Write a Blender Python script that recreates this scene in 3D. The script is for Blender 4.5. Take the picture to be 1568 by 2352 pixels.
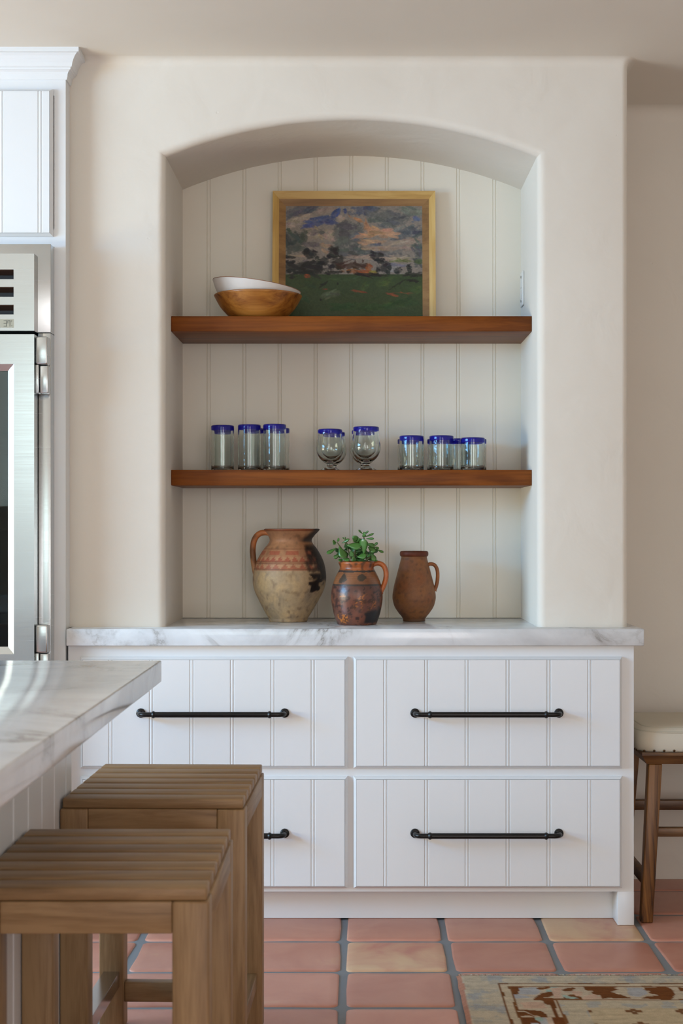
import bpy, bmesh, math, random
import numpy as np
from mathutils import Vector, Matrix, noise

# ------------------------------------------------------------------ reset
for o in list(bpy.data.objects):
    bpy.data.objects.remove(o, do_unlink=True)
scene = bpy.context.scene
COL = scene.collection
R = random.Random(7)

# ------------------------------------------------------------------ camera
CAMZ = 1.222
FPX = 3400.0                      # focal length in pixels of the 1568 x 2352 frame
cam_d = bpy.data.cameras.new('camera')
cam_d.sensor_fit = 'VERTICAL'
cam_d.sensor_height = 36.0
cam_d.sensor_width = 24.0
cam_d.lens = FPX / 2352 * 36.0
cam_d.shift_x = -(818 - 784) / 2352
cam_d.shift_y = (1213 - 1176) / 2352
cam_d.dof.use_dof = True
cam_d.dof.focus_distance = 4.6
cam_d.dof.aperture_fstop = 7.0
cam_d.clip_start = 0.05
cam = bpy.data.objects.new('camera', cam_d)
cam.location = (0, 0, CAMZ)
cam.rotation_euler = (math.radians(90), 0, 0)
COL.objects.link(cam)
scene.camera = cam

# ------------------------------------------------------------------ world, light, exposure
world = bpy.data.worlds.new('world')
scene.world = world
world.use_nodes = True
world.node_tree.nodes['Background'].inputs[0].default_value = (0.70, 0.80, 1.0, 1)
world.node_tree.nodes['Background'].inputs[1].default_value = 0.05

scene.view_settings.view_transform = 'Standard'
scene.view_settings.look = 'None'
scene.view_settings.gamma = 1.0
scene.view_settings.use_curve_mapping = False
scene.view_settings.exposure = 0.05


def area_light(name, loc, rot, sx, sy, power, color):
    d = bpy.data.lights.new(name, 'AREA')
    d.shape = 'RECTANGLE'
    d.size = sx
    d.size_y = sy
    d.energy = power
    d.color = color
    o = bpy.data.objects.new(name, d)
    o.location = loc
    o.rotation_euler = [math.radians(a) for a in rot]
    COL.objects.link(o)
    return o


# daylight at the room's window openings: sky from the upper panes, sunlit ground from the lower ones
LIGHTS = [
    ('sky_left', (-4.25, 2.35, 2.02), (0, -46, 0), 0.75, 2.5, 216, (0.205, 0.56, 1.0)),
    ('ground_left', (-4.25, 2.35, 1.05), (0, -126, 0), 0.75, 2.5, 121, (1.0, 0.95, 0.73)),
    ('daylight_rear', (-1.75, -3.1, 2.0), (90, 0, 0), 2.3, 1.2, 27, (0.84, 1.0, 0.98)),
    ('daylight_rear_door', (1.3, -3.1, 1.2), (90, 0, 0), 1.7, 2.2, 66, (1.0, 0.92, 0.90)),
]
FILL_LAMP = (0.4, (1.0, 0.8, 0.5))  # power and warm tint of the added ceiling lamps
for L_ in LIGHTS:
    area_light(*L_)

# ------------------------------------------------------------------ helpers


def lin(c):
    return tuple((v / 12.92 if v <= 0.04045 else ((v + 0.055) / 1.055) ** 2.4) for v in (x / 255 for x in c))


def wl(o):
    v = Vector((0, 0, 0))
    while o is not None:
        v += o.location
        o = o.parent
    return v


def tag(o, label=None, cat=None, group=None, kind=None):
    if label: o['label'] = label
    if cat: o['category'] = cat
    if group: o['group'] = group
    if kind: o['kind'] = kind
    return o


def thing(name, label, cat, loc, group=None):
    o = bpy.data.objects.new(name, None)
    o.empty_display_size = 0.05
    o.location = loc
    COL.objects.link(o)
    return tag(o, label, cat, group)


def mk(name, verts, faces, mat, parent=None, smooth=False, centre=True):
    """mesh object from world coordinates; its origin goes to its middle"""
    vs = [Vector(v) for v in verts]
    c = Vector((0, 0, 0))
    if centre:
        lo = Vector([min(v[i] for v in vs) for i in range(3)])
        hi = Vector([max(v[i] for v in vs) for i in range(3)])
        c = (lo + hi) / 2
    me = bpy.data.meshes.new(name)
    me.from_pydata([v - c for v in vs], [], faces)
    me.update()
    if smooth:
        me.polygons.foreach_set('use_smooth', [True] * len(me.polygons))
    if mat: me.materials.append(mat)
    o = bpy.data.objects.new(name, me)
    o.location = c - wl(parent)
    o.parent = parent
    COL.objects.link(o)
    return o


def fix_normals(o):
    bm = bmesh.new(); bm.from_mesh(o.data)
    bmesh.ops.recalc_face_normals(bm, faces=bm.faces)
    bm.to_mesh(o.data); bm.free()
    return o


BOXF = [(0, 3, 2, 1), (4, 5, 6, 7), (0, 1, 5, 4), (1, 2, 6, 5), (2, 3, 7, 6), (3, 0, 4, 7)]


def boxv(x0, x1, y0, y1, z0, z1):
    return [(x0, y0, z0), (x1, y0, z0), (x1, y1, z0), (x0, y1, z0), (x0, y0, z1), (x1, y0, z1), (x1, y1, z1), (x0, y1, z1)]


def bevel_mesh(o, w, seg=2, smooth=True, angle=0.5):
    bm = bmesh.new(); bm.from_mesh(o.data)
    bmesh.ops.recalc_face_normals(bm, faces=bm.faces)
    ed = [e for e in bm.edges if len(e.link_faces) == 2 and e.calc_face_angle(0) > angle]
    bmesh.ops.bevel(bm, geom=ed, offset=w, segments=seg, profile=0.5, affect='EDGES', clamp_overlap=True)
    bm.to_mesh(o.data); bm.free()
    if smooth:
        o.data.polygons.foreach_set('use_smooth', [True] * len(o.data.polygons))
        try:
            o.data.set_sharp_from_angle(angle=math.radians(50))
        except Exception:
            pass
    return o


def box(name, x0, x1, y0, y1, z0, z1, mat, parent=None, bevel=0, seg=2):
    o = mk(name, boxv(x0, x1, y0, y1, z0, z1), BOXF, mat, parent)
    if bevel:
        bevel_mesh(o, bevel, seg)
    return o


def boxes(name, lst, mat, parent=None, bevel=0):
    v, f = [], []
    for b in lst:
        n = len(v)
        v += boxv(*b)
        f += [tuple(i + n for i in q) for q in BOXF]
    o = mk(name, v, f, mat, parent)
    if bevel: bevel_mesh(o, bevel, 2)
    return o


def lathe(name, prof, mat, parent, base, segs=48, cx=None, closed=False, deform=None, skip=(), keep=False):
    """prof: list of (r, z); base world point; cx(z) -> x shift"""
    verts, faces, n = [], [], len(prof)
    for i in range(segs):
        a = 2 * math.pi * i / segs
        for r, z in prof:
            p = Vector((r * math.cos(a), r * math.sin(a), z))
            if deform: p = deform(p)
            if cx: p.x += cx(z)
            verts.append(Vector(base) + p)
    for i in range(segs):
        j = (i + 1) % segs
        for k in range(n - 1 if not closed else n):
            k2 = (k + 1) % n
            if k in skip: continue
            faces.append((i * n + k, j * n + k, j * n + k2, i * n + k2))
    o = mk(name, verts, faces, mat, parent, smooth=True)
    bm = bmesh.new(); bm.from_mesh(o.data)
    bmesh.ops.remove_doubles(bm, verts=bm.verts, dist=1e-6)
    if not keep: bmesh.ops.recalc_face_normals(bm, faces=bm.faces)
    bm.to_mesh(o.data); bm.free()
    o.data.polygons.foreach_set('use_smooth', [True] * len(o.data.polygons))
    return o


def smooth_pts(pts, n=6):
    """Catmull-Rom through tuples of any length"""
    P = [np.array(p, float) for p in pts]
    out = []
    for i in range(len(P) - 1):
        p0, p1, p2, p3 = P[max(i - 1, 0)], P[i], P[i + 1], P[min(i + 2, len(P) - 1)]
        for k in range(n):
            t = k / n
            out.append(0.5 * ((2 * p1) + (-p0 + p2) * t + (2 * p0 - 5 * p1 + 4 * p2 - p3) * t * t + (-p0 + 3 * p1 - 3 * p2 + p3) * t ** 3))
    out.append(P[-1])
    return [tuple(p) for p in out]


def tube_geo(pts, radii, segs=12, side=Vector((0, 1, 0)), flat=1.0):
    """closed tube along pts; flat = width along 'side' / thickness"""
    pts = [Vector(p) for p in pts]
    verts, faces = [], []
    n = len(pts)
    for i, p in enumerate(pts):
        t = (pts[min(i + 1, n - 1)] - pts[max(i - 1, 0)]).normalized()
        s = (side - t * side.dot(t))
        if s.length < 1e-4:
            s = Vector((1, 0, 0)) - t * t.x
        s.normalize()
        u = t.cross(s)
        r = radii[i] if hasattr(radii, '__len__') else radii
        for k in range(segs):
            a = 2 * math.pi * k / segs
            verts.append(p + s * (r * flat * math.cos(a)) + u * (r * math.sin(a)))
    for i in range(n - 1):
        for k in range(segs):
            k2 = (k + 1) % segs
            faces.append((i * segs + k, i * segs + k2, (i + 1) * segs + k2, (i + 1) * segs + k))
    faces.append(tuple(range(segs - 1, -1, -1)))
    faces.append(tuple((n - 1) * segs + k for k in range(segs)))
    return verts, faces


def tube(name, pts, radii, mat, parent, segs=12, side=Vector((0, 1, 0)), flat=1.0):
    v, f = tube_geo(pts, radii, segs, side, flat)
    o = mk(name, v, f, mat, parent, smooth=True)
    fix_normals(o)
    return o


def colour_verts(o, fn):
    """per-vertex colour of the thing itself; fn(world-ish local co) -> sRGB 0-255"""
    me = o.data
    at = me.color_attributes.new('Col', 'FLOAT_COLOR', 'POINT')
    arr = np.empty((len(me.vertices), 4), np.float32)
    for i, v in enumerate(me.vertices):
        c = lin(fn(v.co))
        arr[i] = (c[0], c[1], c[2], 1)
    at.data.foreach_set('color', arr.ravel())


# ------------------------------------------------------------------ materials


class NT:
    def __init__(self, name):
        self.m = bpy.data.materials.new(name)
        self.m.use_nodes = True
        self.t = self.m.node_tree
        self.b = self.t.nodes['Principled BSDF']
        self._tc = None

    def n(self, typ, **kw):
        x = self.t.nodes.new(typ)
        for k, v in kw.items():
            if k.startswith('i_'):
                key = k[2:]
                x.inputs[int(key) if key.isdigit() else key.replace('_', ' ')].default_value = v
            else:
                setattr(x, k, v)
        return x

    def l(self, a, b):
        self.t.links.new(a, b)

    def coords(self, scale=(1, 1, 1), world_space=False, rand=True, rot=(0, 0, 0)):
        tc = self.n('ShaderNodeTexCoord')
        mp = self.n('ShaderNodeMapping')
        mp.inputs['Scale'].default_value = scale
        mp.inputs['Rotation'].default_value = rot
        if world_space:
            g = self.n('ShaderNodeNewGeometry')
            self.l(g.outputs['Position'], mp.inputs['Vector'])
        else:
            self.l(tc.outputs['Object'], mp.inputs['Vector'])
            if rand:
                oi = self.n('ShaderNodeObjectInfo')
                ml = self.n('ShaderNodeMath', operation='MULTIPLY', i_1=37.0)
                self.l(oi.outputs['Random'], ml.inputs[0])
                cb = self.n('ShaderNodeCombineXYZ')
                for k in range(3): self.l(ml.outputs[0], cb.inputs[k])
                self.l(cb.outputs[0], mp.inputs['Location'])
        return mp.outputs[0]

    def noise(self, vec, scale, detail=4, rough=0.55, dist=0.0):
        x = self.n('ShaderNodeTexNoise')
        x.inputs['Scale'].default_value = scale
        x.inputs['Detail'].default_value = detail
        x.inputs['Roughness'].default_value = rough
        x.inputs['Distortion'].default_value = dist
        self.l(vec, x.inputs['Vector'])
        return x.outputs[0]

    def ramp(self, fac, stops, interp='LINEAR'):
        x = self.n('ShaderNodeValToRGB')
        x.color_ramp.interpolation = interp
        el = x.color_ramp.elements
        while len(el) < len(stops): el.new(0.5)
        for e, (p, c) in zip(el, stops):
            e.position = p
            e.color = (c[0], c[1], c[2], 1) if hasattr(c, '__len__') else (c, c, c, 1)
        self.l(fac, x.inputs[0])
        return x.outputs[0]

    def mix(self, fac, a, b, blend='MIX'):
        x = self.n('ShaderNodeMix', data_type='RGBA', blend_type=blend)
        for s, v in ((x.inputs[0], fac), (x.inputs[6], a), (x.inputs[7], b)):
            if hasattr(v, 'links') or hasattr(v, 'is_linked'):
                self.l(v, s)
            elif hasattr(v, '__len__'):
                s.default_value = (v[0], v[1], v[2], 1)
            else:
                s.default_value = v
        return x.outputs[2]

    def bump(self, h, strength, dist=0.002):
        x = self.n('ShaderNodeBump')
        x.inputs['Strength'].default_value = strength
        x.inputs['Distance'].default_value = dist
        self.l(h, x.inputs['Height'])
        self.l(x.outputs[0], self.b.inputs['Normal'])
        return x

    def base(self, c):
        if hasattr(c, '__len__') and not hasattr(c, 'is_linked'):
            self.b.inputs['Base Color'].default_value = (c[0], c[1], c[2], 1)
        else:
            self.l(c, self.b.inputs['Base Color'])

    def set(self, **kw):
        for k, v in kw.items():
            self.b.inputs[k.replace('_', ' ')].default_value = v
        return self


def m_plaster(name, c1, c2, rel=0.0085):
    m = NT(name)
    v = m.coords(world_space=True)
    big = m.noise(v, 1.7, 3)
    m.base(m.mix(m.ramp(big, [(0.3, 0.0), (0.7, 1.0)]), lin(c1), lin(c2)))
    trowel = m.noise(v, 6, 4, 0.5, 0.6)
    nick = m.n('ShaderNodeTexVoronoi', feature='F1'); nick.inputs['Scale'].default_value = 14
    dv = m.noise(v, 55, 2)
    ad = m.n('ShaderNodeMath', operation='MULTIPLY_ADD', i_1=0.22)
    m.l(nick.outputs['Distance'], ad.inputs[2]); m.l(dv, ad.inputs[0]); m.l(v, nick.inputs['Vector'])
    pit = m.ramp(ad.outputs[0], [(0.12, 0.0), (0.17, 1.0)])
    mask = m.ramp(m.noise(v, 2.6, 2), [(0.55, 0.0), (0.62, 1.0)])
    h = m.mix(mask, trowel, m.mix(0.25, trowel, pit))
    m.bump(h, 0.55, rel)
    m.set(Roughness=0.75)
    return m.m


def m_paint(name, c, rough=0.35, c2=None):
    m = NT(name)
    v = m.coords(world_space=True)
    n = m.noise(v, 3.0, 2)
    c2 = c2 or tuple(x * 0.985 for x in c)
    m.base(m.mix(n, lin(c), lin(c2)))
    m.bump(m.noise(v, 160, 2), 0.06, 0.0006)
    m.set(Roughness=rough)
    return m.m


def m_wood(name, stops, axis='X', scale=1.0, rough=0.45, fine=1.0, dist=1.2, coat=0.0, gain=1.3):
    m = NT(name)
    s = {'X': (1.2, 16, 16), 'Y': (16, 1.2, 16), 'Z': (16, 16, 1.2)}[axis]
    v = m.coords(tuple(k * scale for k in s))
    g = m.noise(v, 1.0, 6, 0.62, dist)
    v2 = m.coords(tuple(k * scale * 5 for k in s))
    f = m.noise(v2, 1.4, 3, 0.6, 0.2)
    big = m.noise(m.coords((2, 2, 2)), 1.6, 2)
    # grain + pores + broad tone, centred on 0.84
    gm0 = m.n('ShaderNodeMath', operation='MULTIPLY_ADD', i_1=gain, i_2=0.84 - 0.5 * gain - 0.25 * fine - 0.25)
    m.l(g, gm0.inputs[0])
    gm = m.n('ShaderNodeMath', operation='MULTIPLY_ADD', i_1=0.5 * fine)
    m.l(f, gm.inputs[0]); m.l(gm0.outputs[0], gm.inputs[2])
    gm2 = m.n('ShaderNodeMath', operation='MULTIPLY_ADD', i_1=0.5)
    m.l(big, gm2.inputs[0]); m.l(gm.outputs[0], gm2.inputs[2])
    m.base(m.ramp(gm2.outputs[0], [(p, lin(c)) for p, c in stops]))
    m.bump(f, 0.15, 0.0008)
    m.set(Roughness=rough)
    if coat: m.set(Coat_Weight=coat, Coat_Roughness=0.2)
    return m.m


def m_marble(name, warm=False):
    m = NT(name)
    v = m.coords((1, 1, 1), world_space=True, rot=(0.2, 0.5, 0.6))
    a = m.noise(v, 2.2, 8, 0.62, 1.6)
    sb = m.n('ShaderNodeMath', operation='SUBTRACT', i_1=0.5); m.l(a, sb.inputs[0])
    ab = m.n('ShaderNodeMath', operation='ABSOLUTE'); m.l(sb.outputs[0], ab.inputs[0])
    vein = m.ramp(ab.outputs[0], [(0.0, 1.0), (0.012, 0.5), (0.05, 0.12), (0.11, 0.0)])
    msk = m.ramp(m.noise(v, 2.9, 3, 0.5, 0.5), [(0.46, 0.0), (0.66, 1.0)])
    mm = m.n('ShaderNodeMath', operation='MULTIPLY'); m.l(vein, mm.inputs[0]); m.l(msk, mm.inputs[1])
    cloud = m.ramp(m.noise(v, 4.5, 5, 0.6, 1.0), [(0.45, 0.0), (0.75, 1.0)])
    c = m.mix(cloud, lin((224, 227, 230)), lin((202, 204, 207)))
    c = m.mix(mm.outputs[0], c, lin((134, 128, 122)))
    m.base(c)
    m.set(Roughness=0.14)
    m.b.inputs['Specular IOR Level'].default_value = 0.5
    return m.m


def m_col(name, rough=0.6, n_amt=0.12, n_scale=120, bump=0.2, spec=0.3):
    m = NT(name)
    at = m.n('ShaderNodeVertexColor', layer_name='Col')
    v = m.coords()
    n = m.noise(v, n_scale, 4, 0.65)
    k = m.ramp(n, [(0.2, 1 - n_amt * 1.6), (0.8, 1 + n_amt)])
    m.base(m.mix(1.0, at.outputs[0], k, 'MULTIPLY'))
    m.bump(n, bump, 0.0012)
    m.set(Roughness=rough)
    m.b.inputs['Specular IOR Level'].default_value = spec
    return m.m


def m_steel(name, c=(0.57, 0.60, 0.61), rough=0.24):
    m = NT(name)
    v = m.coords((3, 3, 260))
    n = m.noise(v, 1.0, 3, 0.6)
    m.base(c)
    rr = m.ramp(n, [(0.2, rough * 0.85), (0.8, rough * 1.2)])
    m.l(rr, m.b.inputs['Roughness'])
    m.bump(n, 0.02, 0.0004)
    m.set(Metallic=1.0)
    return m.m


def m_plain(name, c, rough=0.5, metallic=0.0, **kw):
    m = NT(name)
    n = m.noise(m.coords(), 40, 3)
    m.base(m.mix(n, lin(c), tuple(x * 0.9 for x in lin(c))))
    m.set(Roughness=rough, Metallic=metallic, **kw)
    return m.m


def m_glass(name, c, rough=0.0, bumpy=0.12):
    m = NT(name)
    m.base(c)
    m.set(Roughness=rough, Transmission_Weight=1.0, IOR=1.36)
    m.bump(m.noise(m.coords(), 35, 2), bumpy, 0.004)
    return m.m


def m_tile():
    m = NT('terracotta')
    oi = m.n('ShaderNodeObjectInfo')
    v = m.coords()
    n = m.noise(v, 5, 4, 0.55, 0.6)
    n2 = m.noise(v, 22, 4, 0.6)
    ca = m.mix(m.ramp(n, [(0.3, 0.0), (0.7, 1.0)]), lin((184, 122, 102)), lin((200, 142, 120)))
    pale = m.mix(n2, lin((212, 178, 140)), lin((202, 162, 126)))
    sp = m.n('ShaderNodeSeparateColor'); m.l(oi.outputs['Color'], sp.inputs[0])
    # object colour: red = how much of the tile burnt pale, green = hue shift
    ad = m.n('ShaderNodeMath', operation='ADD'); m.l(sp.outputs[0], ad.inputs[0])
    nn = m.n('ShaderNodeMath', operation='MULTIPLY_ADD', i_1=1.1, i_2=-0.55); m.l(n, nn.inputs[0])
    m.l(nn.outputs[0], ad.inputs[1])
    f = m.ramp(ad.outputs[0], [(0.42, 0.0), (0.72, 1.0)])
    c = m.mix(f, ca, pale)
    hv = m.n('ShaderNodeHueSaturation')
    m.l(c, hv.inputs['Color'])
    vm = m.n('ShaderNodeMath', operation='MULTIPLY_ADD', i_1=0.22, i_2=0.88)
    m.l(sp.outputs[1], vm.inputs[0]); m.l(vm.outputs[0], hv.inputs['Value'])
    m.base(hv.outputs[0])
    m.bump(n2, 0.12, 0.002)
    m.set(Roughness=0.38)
    return m.m


M = {}
M['plaster'] = m_plaster('plaster', (230, 223, 212), (225, 217, 205))
M['ceiling'] = m_plaster('ceiling_plaster', (229, 221, 209), (225, 216, 204), 0.002)
M['room'] = m_plaster('room_plaster', (230, 220, 206), (224, 213, 199))
M['white'] = m_paint('white_cabinet_paint', (230, 231, 232), 0.33)
M['bead'] = m_paint('white_beadboard_paint', (234, 228, 214), 0.42)
M['marble'] = m_marble('marble')
M['shelf'] = m_wood('shelf_wood', [(0.4, (62, 27, 3)), (0.75, (108, 55, 10)), (1.0, (132, 72, 20))], 'X', 1.0, 0.42, 0.8, 1.6)
M['shelf'].node_tree.nodes['Principled BSDF'].inputs['Specular IOR Level'].default_value = 0.22
M['teakX'] = m_wood('teak_along', [(0.4, (100, 76, 48)), (0.75, (138, 108, 72)), (1.0, (160, 130, 92))], 'X', 1.3, 0.5)
M['teakY'] = m_wood('teak_deep', [(0.4, (100, 76, 48)), (0.75, (138, 108, 72)), (1.0, (160, 130, 92))], 'Y', 1.3, 0.5)
M['teakZ'] = m_wood('teak_upright', [(0.4, (100, 76, 48)), (0.75, (138, 108, 72)), (1.0, (160, 130, 92))], 'Z', 1.3, 0.5)
M['elmX'] = m_wood('elm_rail', [(0.4, (36, 20, 9)), (0.75, (84, 54, 28)), (1.0, (116, 80, 44))], 'X', 0.9, 0.4, 0.9, 2.5)
M['elmZ'] = m_wood('elm_upright', [(0.5, (34, 18, 7)), (0.66, (96, 60, 26)), (1.0, (136, 92, 44))], 'Z', 0.8, 0.4, 0.7, 3.5, gain=2.2)
M['bowlwood'] = m_wood('bowl_wood', [(0.5, (78, 40, 12)), (0.62, (140, 84, 30)), (0.8, (176, 116, 48)), (1.0, (190, 132, 62))], 'X', 0.9, 0.4, 0.5, 1.6, 0.1, gain=1.1)
M['bowlwhite'] = m_plain('whitewashed_wood', (226, 220, 214), 0.6)
M['bowlrim'] = m_plain('raw_wood_edge', (150, 104, 76), 0.55)
M['gilt'] = m_wood('gilt_frame', [(0.4, (150, 110, 48)), (0.8, (190, 150, 78)), (1.0, (206, 170, 100))], 'X', 1.0, 0.36, 1.0)
M['giltlit'] = m_wood('gilt_frame_lit', [(0.4, (170, 128, 60)), (0.8, (204, 164, 90)), (1.0, (216, 182, 112))], 'Z', 1.0, 0.36, 1.0)  # lighter copy of the gilt, a lit tone painted on the side rails
M['liner'] = m_wood('frame_liner', [(0.4, (104, 72, 34)), (0.8, (138, 100, 54)), (1.0, (152, 114, 66))], 'X', 1.0, 0.5, 1.0)
M['paintc'] = m_col('oil_paint', 0.42, 0.10, 160, 0.5, 0.35)
M['rug'] = m_col('wool_rug', 0.95, 0.14, 260, 0.8, 0.05)
M['fringe'] = m_plain('rug_fringe', (206, 190, 164), 0.95)
M['pot'] = m_col('earthenware', 0.52, 0.13, 90, 0.5, 0.35)
M['potglaze'] = m_col('glazed_earthenware', 0.30, 0.12, 70, 0.4, 0.5)
M['soil'] = m_plain('soil', (44, 34, 26), 0.9)
M['leaf'] = m_plain('jade_leaf', (74, 118, 52), 0.3)
M['leafdark'] = m_plain('jade_leaf_dark', (52, 92, 44), 0.32)
M['stem'] = m_plain('jade_stem', (92, 92, 54), 0.6)
M['black'] = m_plain('black_metal', (16, 16, 18), 0.32, 0.3)
M['steel'] = m_steel('brushed_steel')
M['steeldark'] = m_steel('steel_side', (0.42, 0.41, 0.39), 0.3)
M['dark'] = m_plain('slot_shade', (10, 10, 10), 0.6)  # near-black, stands in for the shade deep in the vent slots
M['slot'] = m_plain('slot_reflection', (96, 70, 58), 0.3, 0.8)  # reddish reflection in the slots, put into the metal's colour
M['lcd'] = m_plain('lcd', (168, 164, 146), 0.35)
M['lcdink'] = m_plain('lcd_digits', (92, 92, 84), 0.5)
M['fridgein'] = m_plain('fridge_interior_reflection', (34, 42, 38), 0.5)  # painted dark grey-green in place of greenery reflected in the door
M['grout'] = m_plaster('grout', (130, 132, 134), (118, 121, 124))
M['tile'] = m_tile()
M['glass'] = m_glass('bubbled_glass', (0.95, 0.985, 0.965), 0.0, 0.05)
M['blue'] = m_glass('cobalt_glass', (0.05, 0.045, 0.62), 0.02, 0.05)
M['blue'].node_tree.nodes['Principled BSDF'].inputs['Transmission Weight'].default_value = 0.8
M['pane'] = m_glass('door_glass', (0.32, 0.38, 0.35), 0.0, 0.0)
M['linen'] = m_paint('linen_seat', (212, 202, 184), 0.9, (204, 192, 172))
M['piping'] = m_paint('seat_piping', (196, 186, 166), 0.9)
M['stud'] = m_plain('bronze_studs', (84, 64, 44), 0.35, 0.9)
M['plastic'] = m_plain('white_plastic', (232, 230, 226), 0.3)
M['footmetal'] = m_steel('footrest_plate', (0.5, 0.49, 0.47), 0.22)

# ------------------------------------------------------------------ measured layout (metres, camera at y = 0)
ZC = 2.684            # ceiling
YW = 4.61             # plaster face of the niche wall
YB = 5.075            # beadboard at the back of the niche
YR = 5.16             # far wall beyond the niche block
XL, XR = -0.595, 0.564  # niche sides
XWL, XWR = -0.892, 0.846
ZT = 0.914            # counter top
YF = 4.55             # cabinet face frame
SPR, APX = 2.382, 2.498   # arch spring and crown heights

# ------------------------------------------------------------------ floor with tiles
grout = mk('floor', [(-4.4, -3.2, -0.005), (3.2, -3.2, -0.005), (3.2, YR, -0.005), (-4.4, YR, -0.005)], [(0, 1, 2, 3)], M['grout'])
tag(grout, 'terracotta tile floor with wide grey joints', kind='structure')


def tile_geo(seed, hx, hy):
    r = random.Random(seed)
    cr, seg = 0.018, 3
    ring = []
    for cx, cy, a0 in ((1, 1, 0), (-1, 1, 90), (-1, -1, 180), (1, -1, 270)):
        jx, jy = r.uniform(-.003, .003), r.uniform(-.003, .003)
        for k in range(seg + 1):
            a = math.radians(a0 + 90 * k / seg)
            ring.append(((hx - cr) * cx + cr * math.cos(a) + jx, (hy - cr) * cy + cr * math.sin(a) + jy))
        # a little waviness half way along the side
        nx, ny = {(1, 1): (0, 1), (-1, 1): (-1, 0), (-1, -1): (0, -1), (1, -1): (1, 0)}[(cx, cy)]
        ring.append((nx * (hx + r.uniform(-.003, .003)), ny * (hy + r.uniform(-.003, .003))))
    v, f, n = [], [], len(ring)
    for s, z in ((1.0, -0.006), (0.99, -0.0022), (0.955, -0.0003), (0.80, 0.0)):
        v += [(x * s, y * s, z) for x, y in ring]
    for k in range(3):
        for i in range(n):
            j = (i + 1) % n
            f.append((k * n + i, k * n + j, (k + 1) * n + j, (k + 1) * n + i))
    f.append(tuple(3 * n + i for i in range(n)))
    return v, f


PX, PY = 0.3015, 0.303
JX0, JY0 = -0.0365, 4.384
GW = 0.021
tile_meshes = []
for s in range(6):
    v, f = tile_geo(s, (PX - GW) / 2, (PY - GW) / 2)
    me = bpy.data.meshes.new('tile')
    me.from_pydata(v, [], f)
    me.polygons.foreach_set('use_smooth', [True] * len(me.polygons))
    me.materials.append(M['tile'])
    tile_meshes.append(me)
pale = {(2, 0): 0.62, (0, -1): 0.6, (-1, -1): 0.25, (0, 0): 0.28, (-1, -2): 0.22, (-2, -1): 0.2, (1, -2): 0.3}
far_v, far_f = [], []
ntile = 0
for i in range(-14, 10):
    for j in range(-22, 3):
        xc, yc = JX0 + (i + .5) * PX, JY0 + (j + .5) * PY
        if xc > 3.1 or xc < -4.3: continue
        near = yc > 1.0 and -1.0 < xc < 2.4
        if j == 2:                                   # cut row along the far wall
            v, f = tile_geo(i + 50, (PX - GW) / 2, (YR - .004 - (JY0 + 2 * PY) - GW / 2) / 2)
            yc = (YR - .004 + JY0 + 2 * PY + GW / 2) / 2
            me = bpy.data.meshes.new('tile'); me.from_pydata(v, [], f); me.materials.append(M['tile'])
            me.polygons.foreach_set('use_smooth', [True] * len(me.polygons))
        else:
            me = tile_meshes[R.randrange(6)]
        if near:
            o = bpy.data.objects.new('tile', me)
            o.parent = grout
            o.location = Vector((xc, yc, 0)) - wl(grout)
            if j != 2: o.rotation_euler.z = R.choice((0, math.pi))
            p = pale.get((i, j), R.choice((0, 0, 0.05, 0.1, 0.18)))
            o.color = (p, R.random(), 0, 1)
            COL.objects.link(o); ntile += 1
        else:
            n = len(far_v)
            far_v += [(c.co.x + xc, c.co.y + yc, c.co.z) for c in me.vertices]
            far_f += [tuple(n + k for k in q.vertices) for q in me.polygons]
o = mk('far_tiles', far_v, far_f, M['tile'], grout, smooth=True)
o['kind'] = 'stuff'
o.color = (0.1, 0.5, 0, 1)

# ------------------------------------------------------------------ room shell
o = mk('ceiling', boxv(-4.4, 3.2, -3.2, YR + .1, ZC, ZC + .08), BOXF, M['ceiling']); tag(o, 'smooth plaster ceiling', kind='structure')


def wall_holes(name, plane, at, lo, hi, holes, mat, thick):
    """wall slab with rectangular openings; plane 'x' or 'y'; holes (a0,a1,z0,z1)"""
    bl = []
    cur = lo
    for a0, a1, z0, z1 in sorted(holes):
        bl.append((cur, a0, 0, ZC)); bl.append((a0, a1, 0, z0)); bl.append((a0, a1, z1, ZC)); cur = a1
    bl.append((cur, hi, 0, ZC))
    l2 = []
    for a0, a1, z0, z1 in bl:
        if a1 - a0 < 1e-4 or z1 - z0 < 1e-4: continue
        l2.append((at, at + thick, a0, a1, z0, z1) if plane == 'x' else (a0, a1, at, at + thick, z0, z1))
    return tag(boxes(name, l2, mat), 'plain plaster wall of the kitchen', kind='structure')


wall_holes('wall_left', 'x', -4.5, -3.2, YR, [(1.1, 3.6, 0.6, 2.4)], M['room'], 0.1)
wall_holes('wall_rear', 'y', -3.3, -4.4, 3.2, [(-2.9, -0.6, 1.4, 2.6), (0.45, 2.15, 0.0, 2.3)], M['room'], 0.1)
wall_holes('wall_right', 'x', 3.2, -3.2, YR, [], M['room'], 0.1)


def window(idx, plane, at, a0, a1, z0, z1, na, nz):
    l = []
    w = 0.05
    def put(p0, p1, q0, q1):
        l.append((at - .02, at + .03, p0, p1, q0, q1) if plane == 'x' else (p0, p1, at - .02, at + .03, q0, q1))
    put(a0, a0 + w, z0, z1); put(a1 - w, a1, z0, z1); put(a0, a1, z0, z0 + w); put(a0, a1, z1 - w, z1)
    for i in range(1, na):
        c = a0 + (a1 - a0) * i / na; put(c - .014, c + .014, z0, z1)
    for i in range(1, nz):
        c = z0 + (z1 - z0) * i / nz; put(a0, a1, c - .014, c + .014)
    tag(boxes('window_%d' % idx, l, M['white']), 'white painted window frame with muntins', kind='structure')


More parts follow.
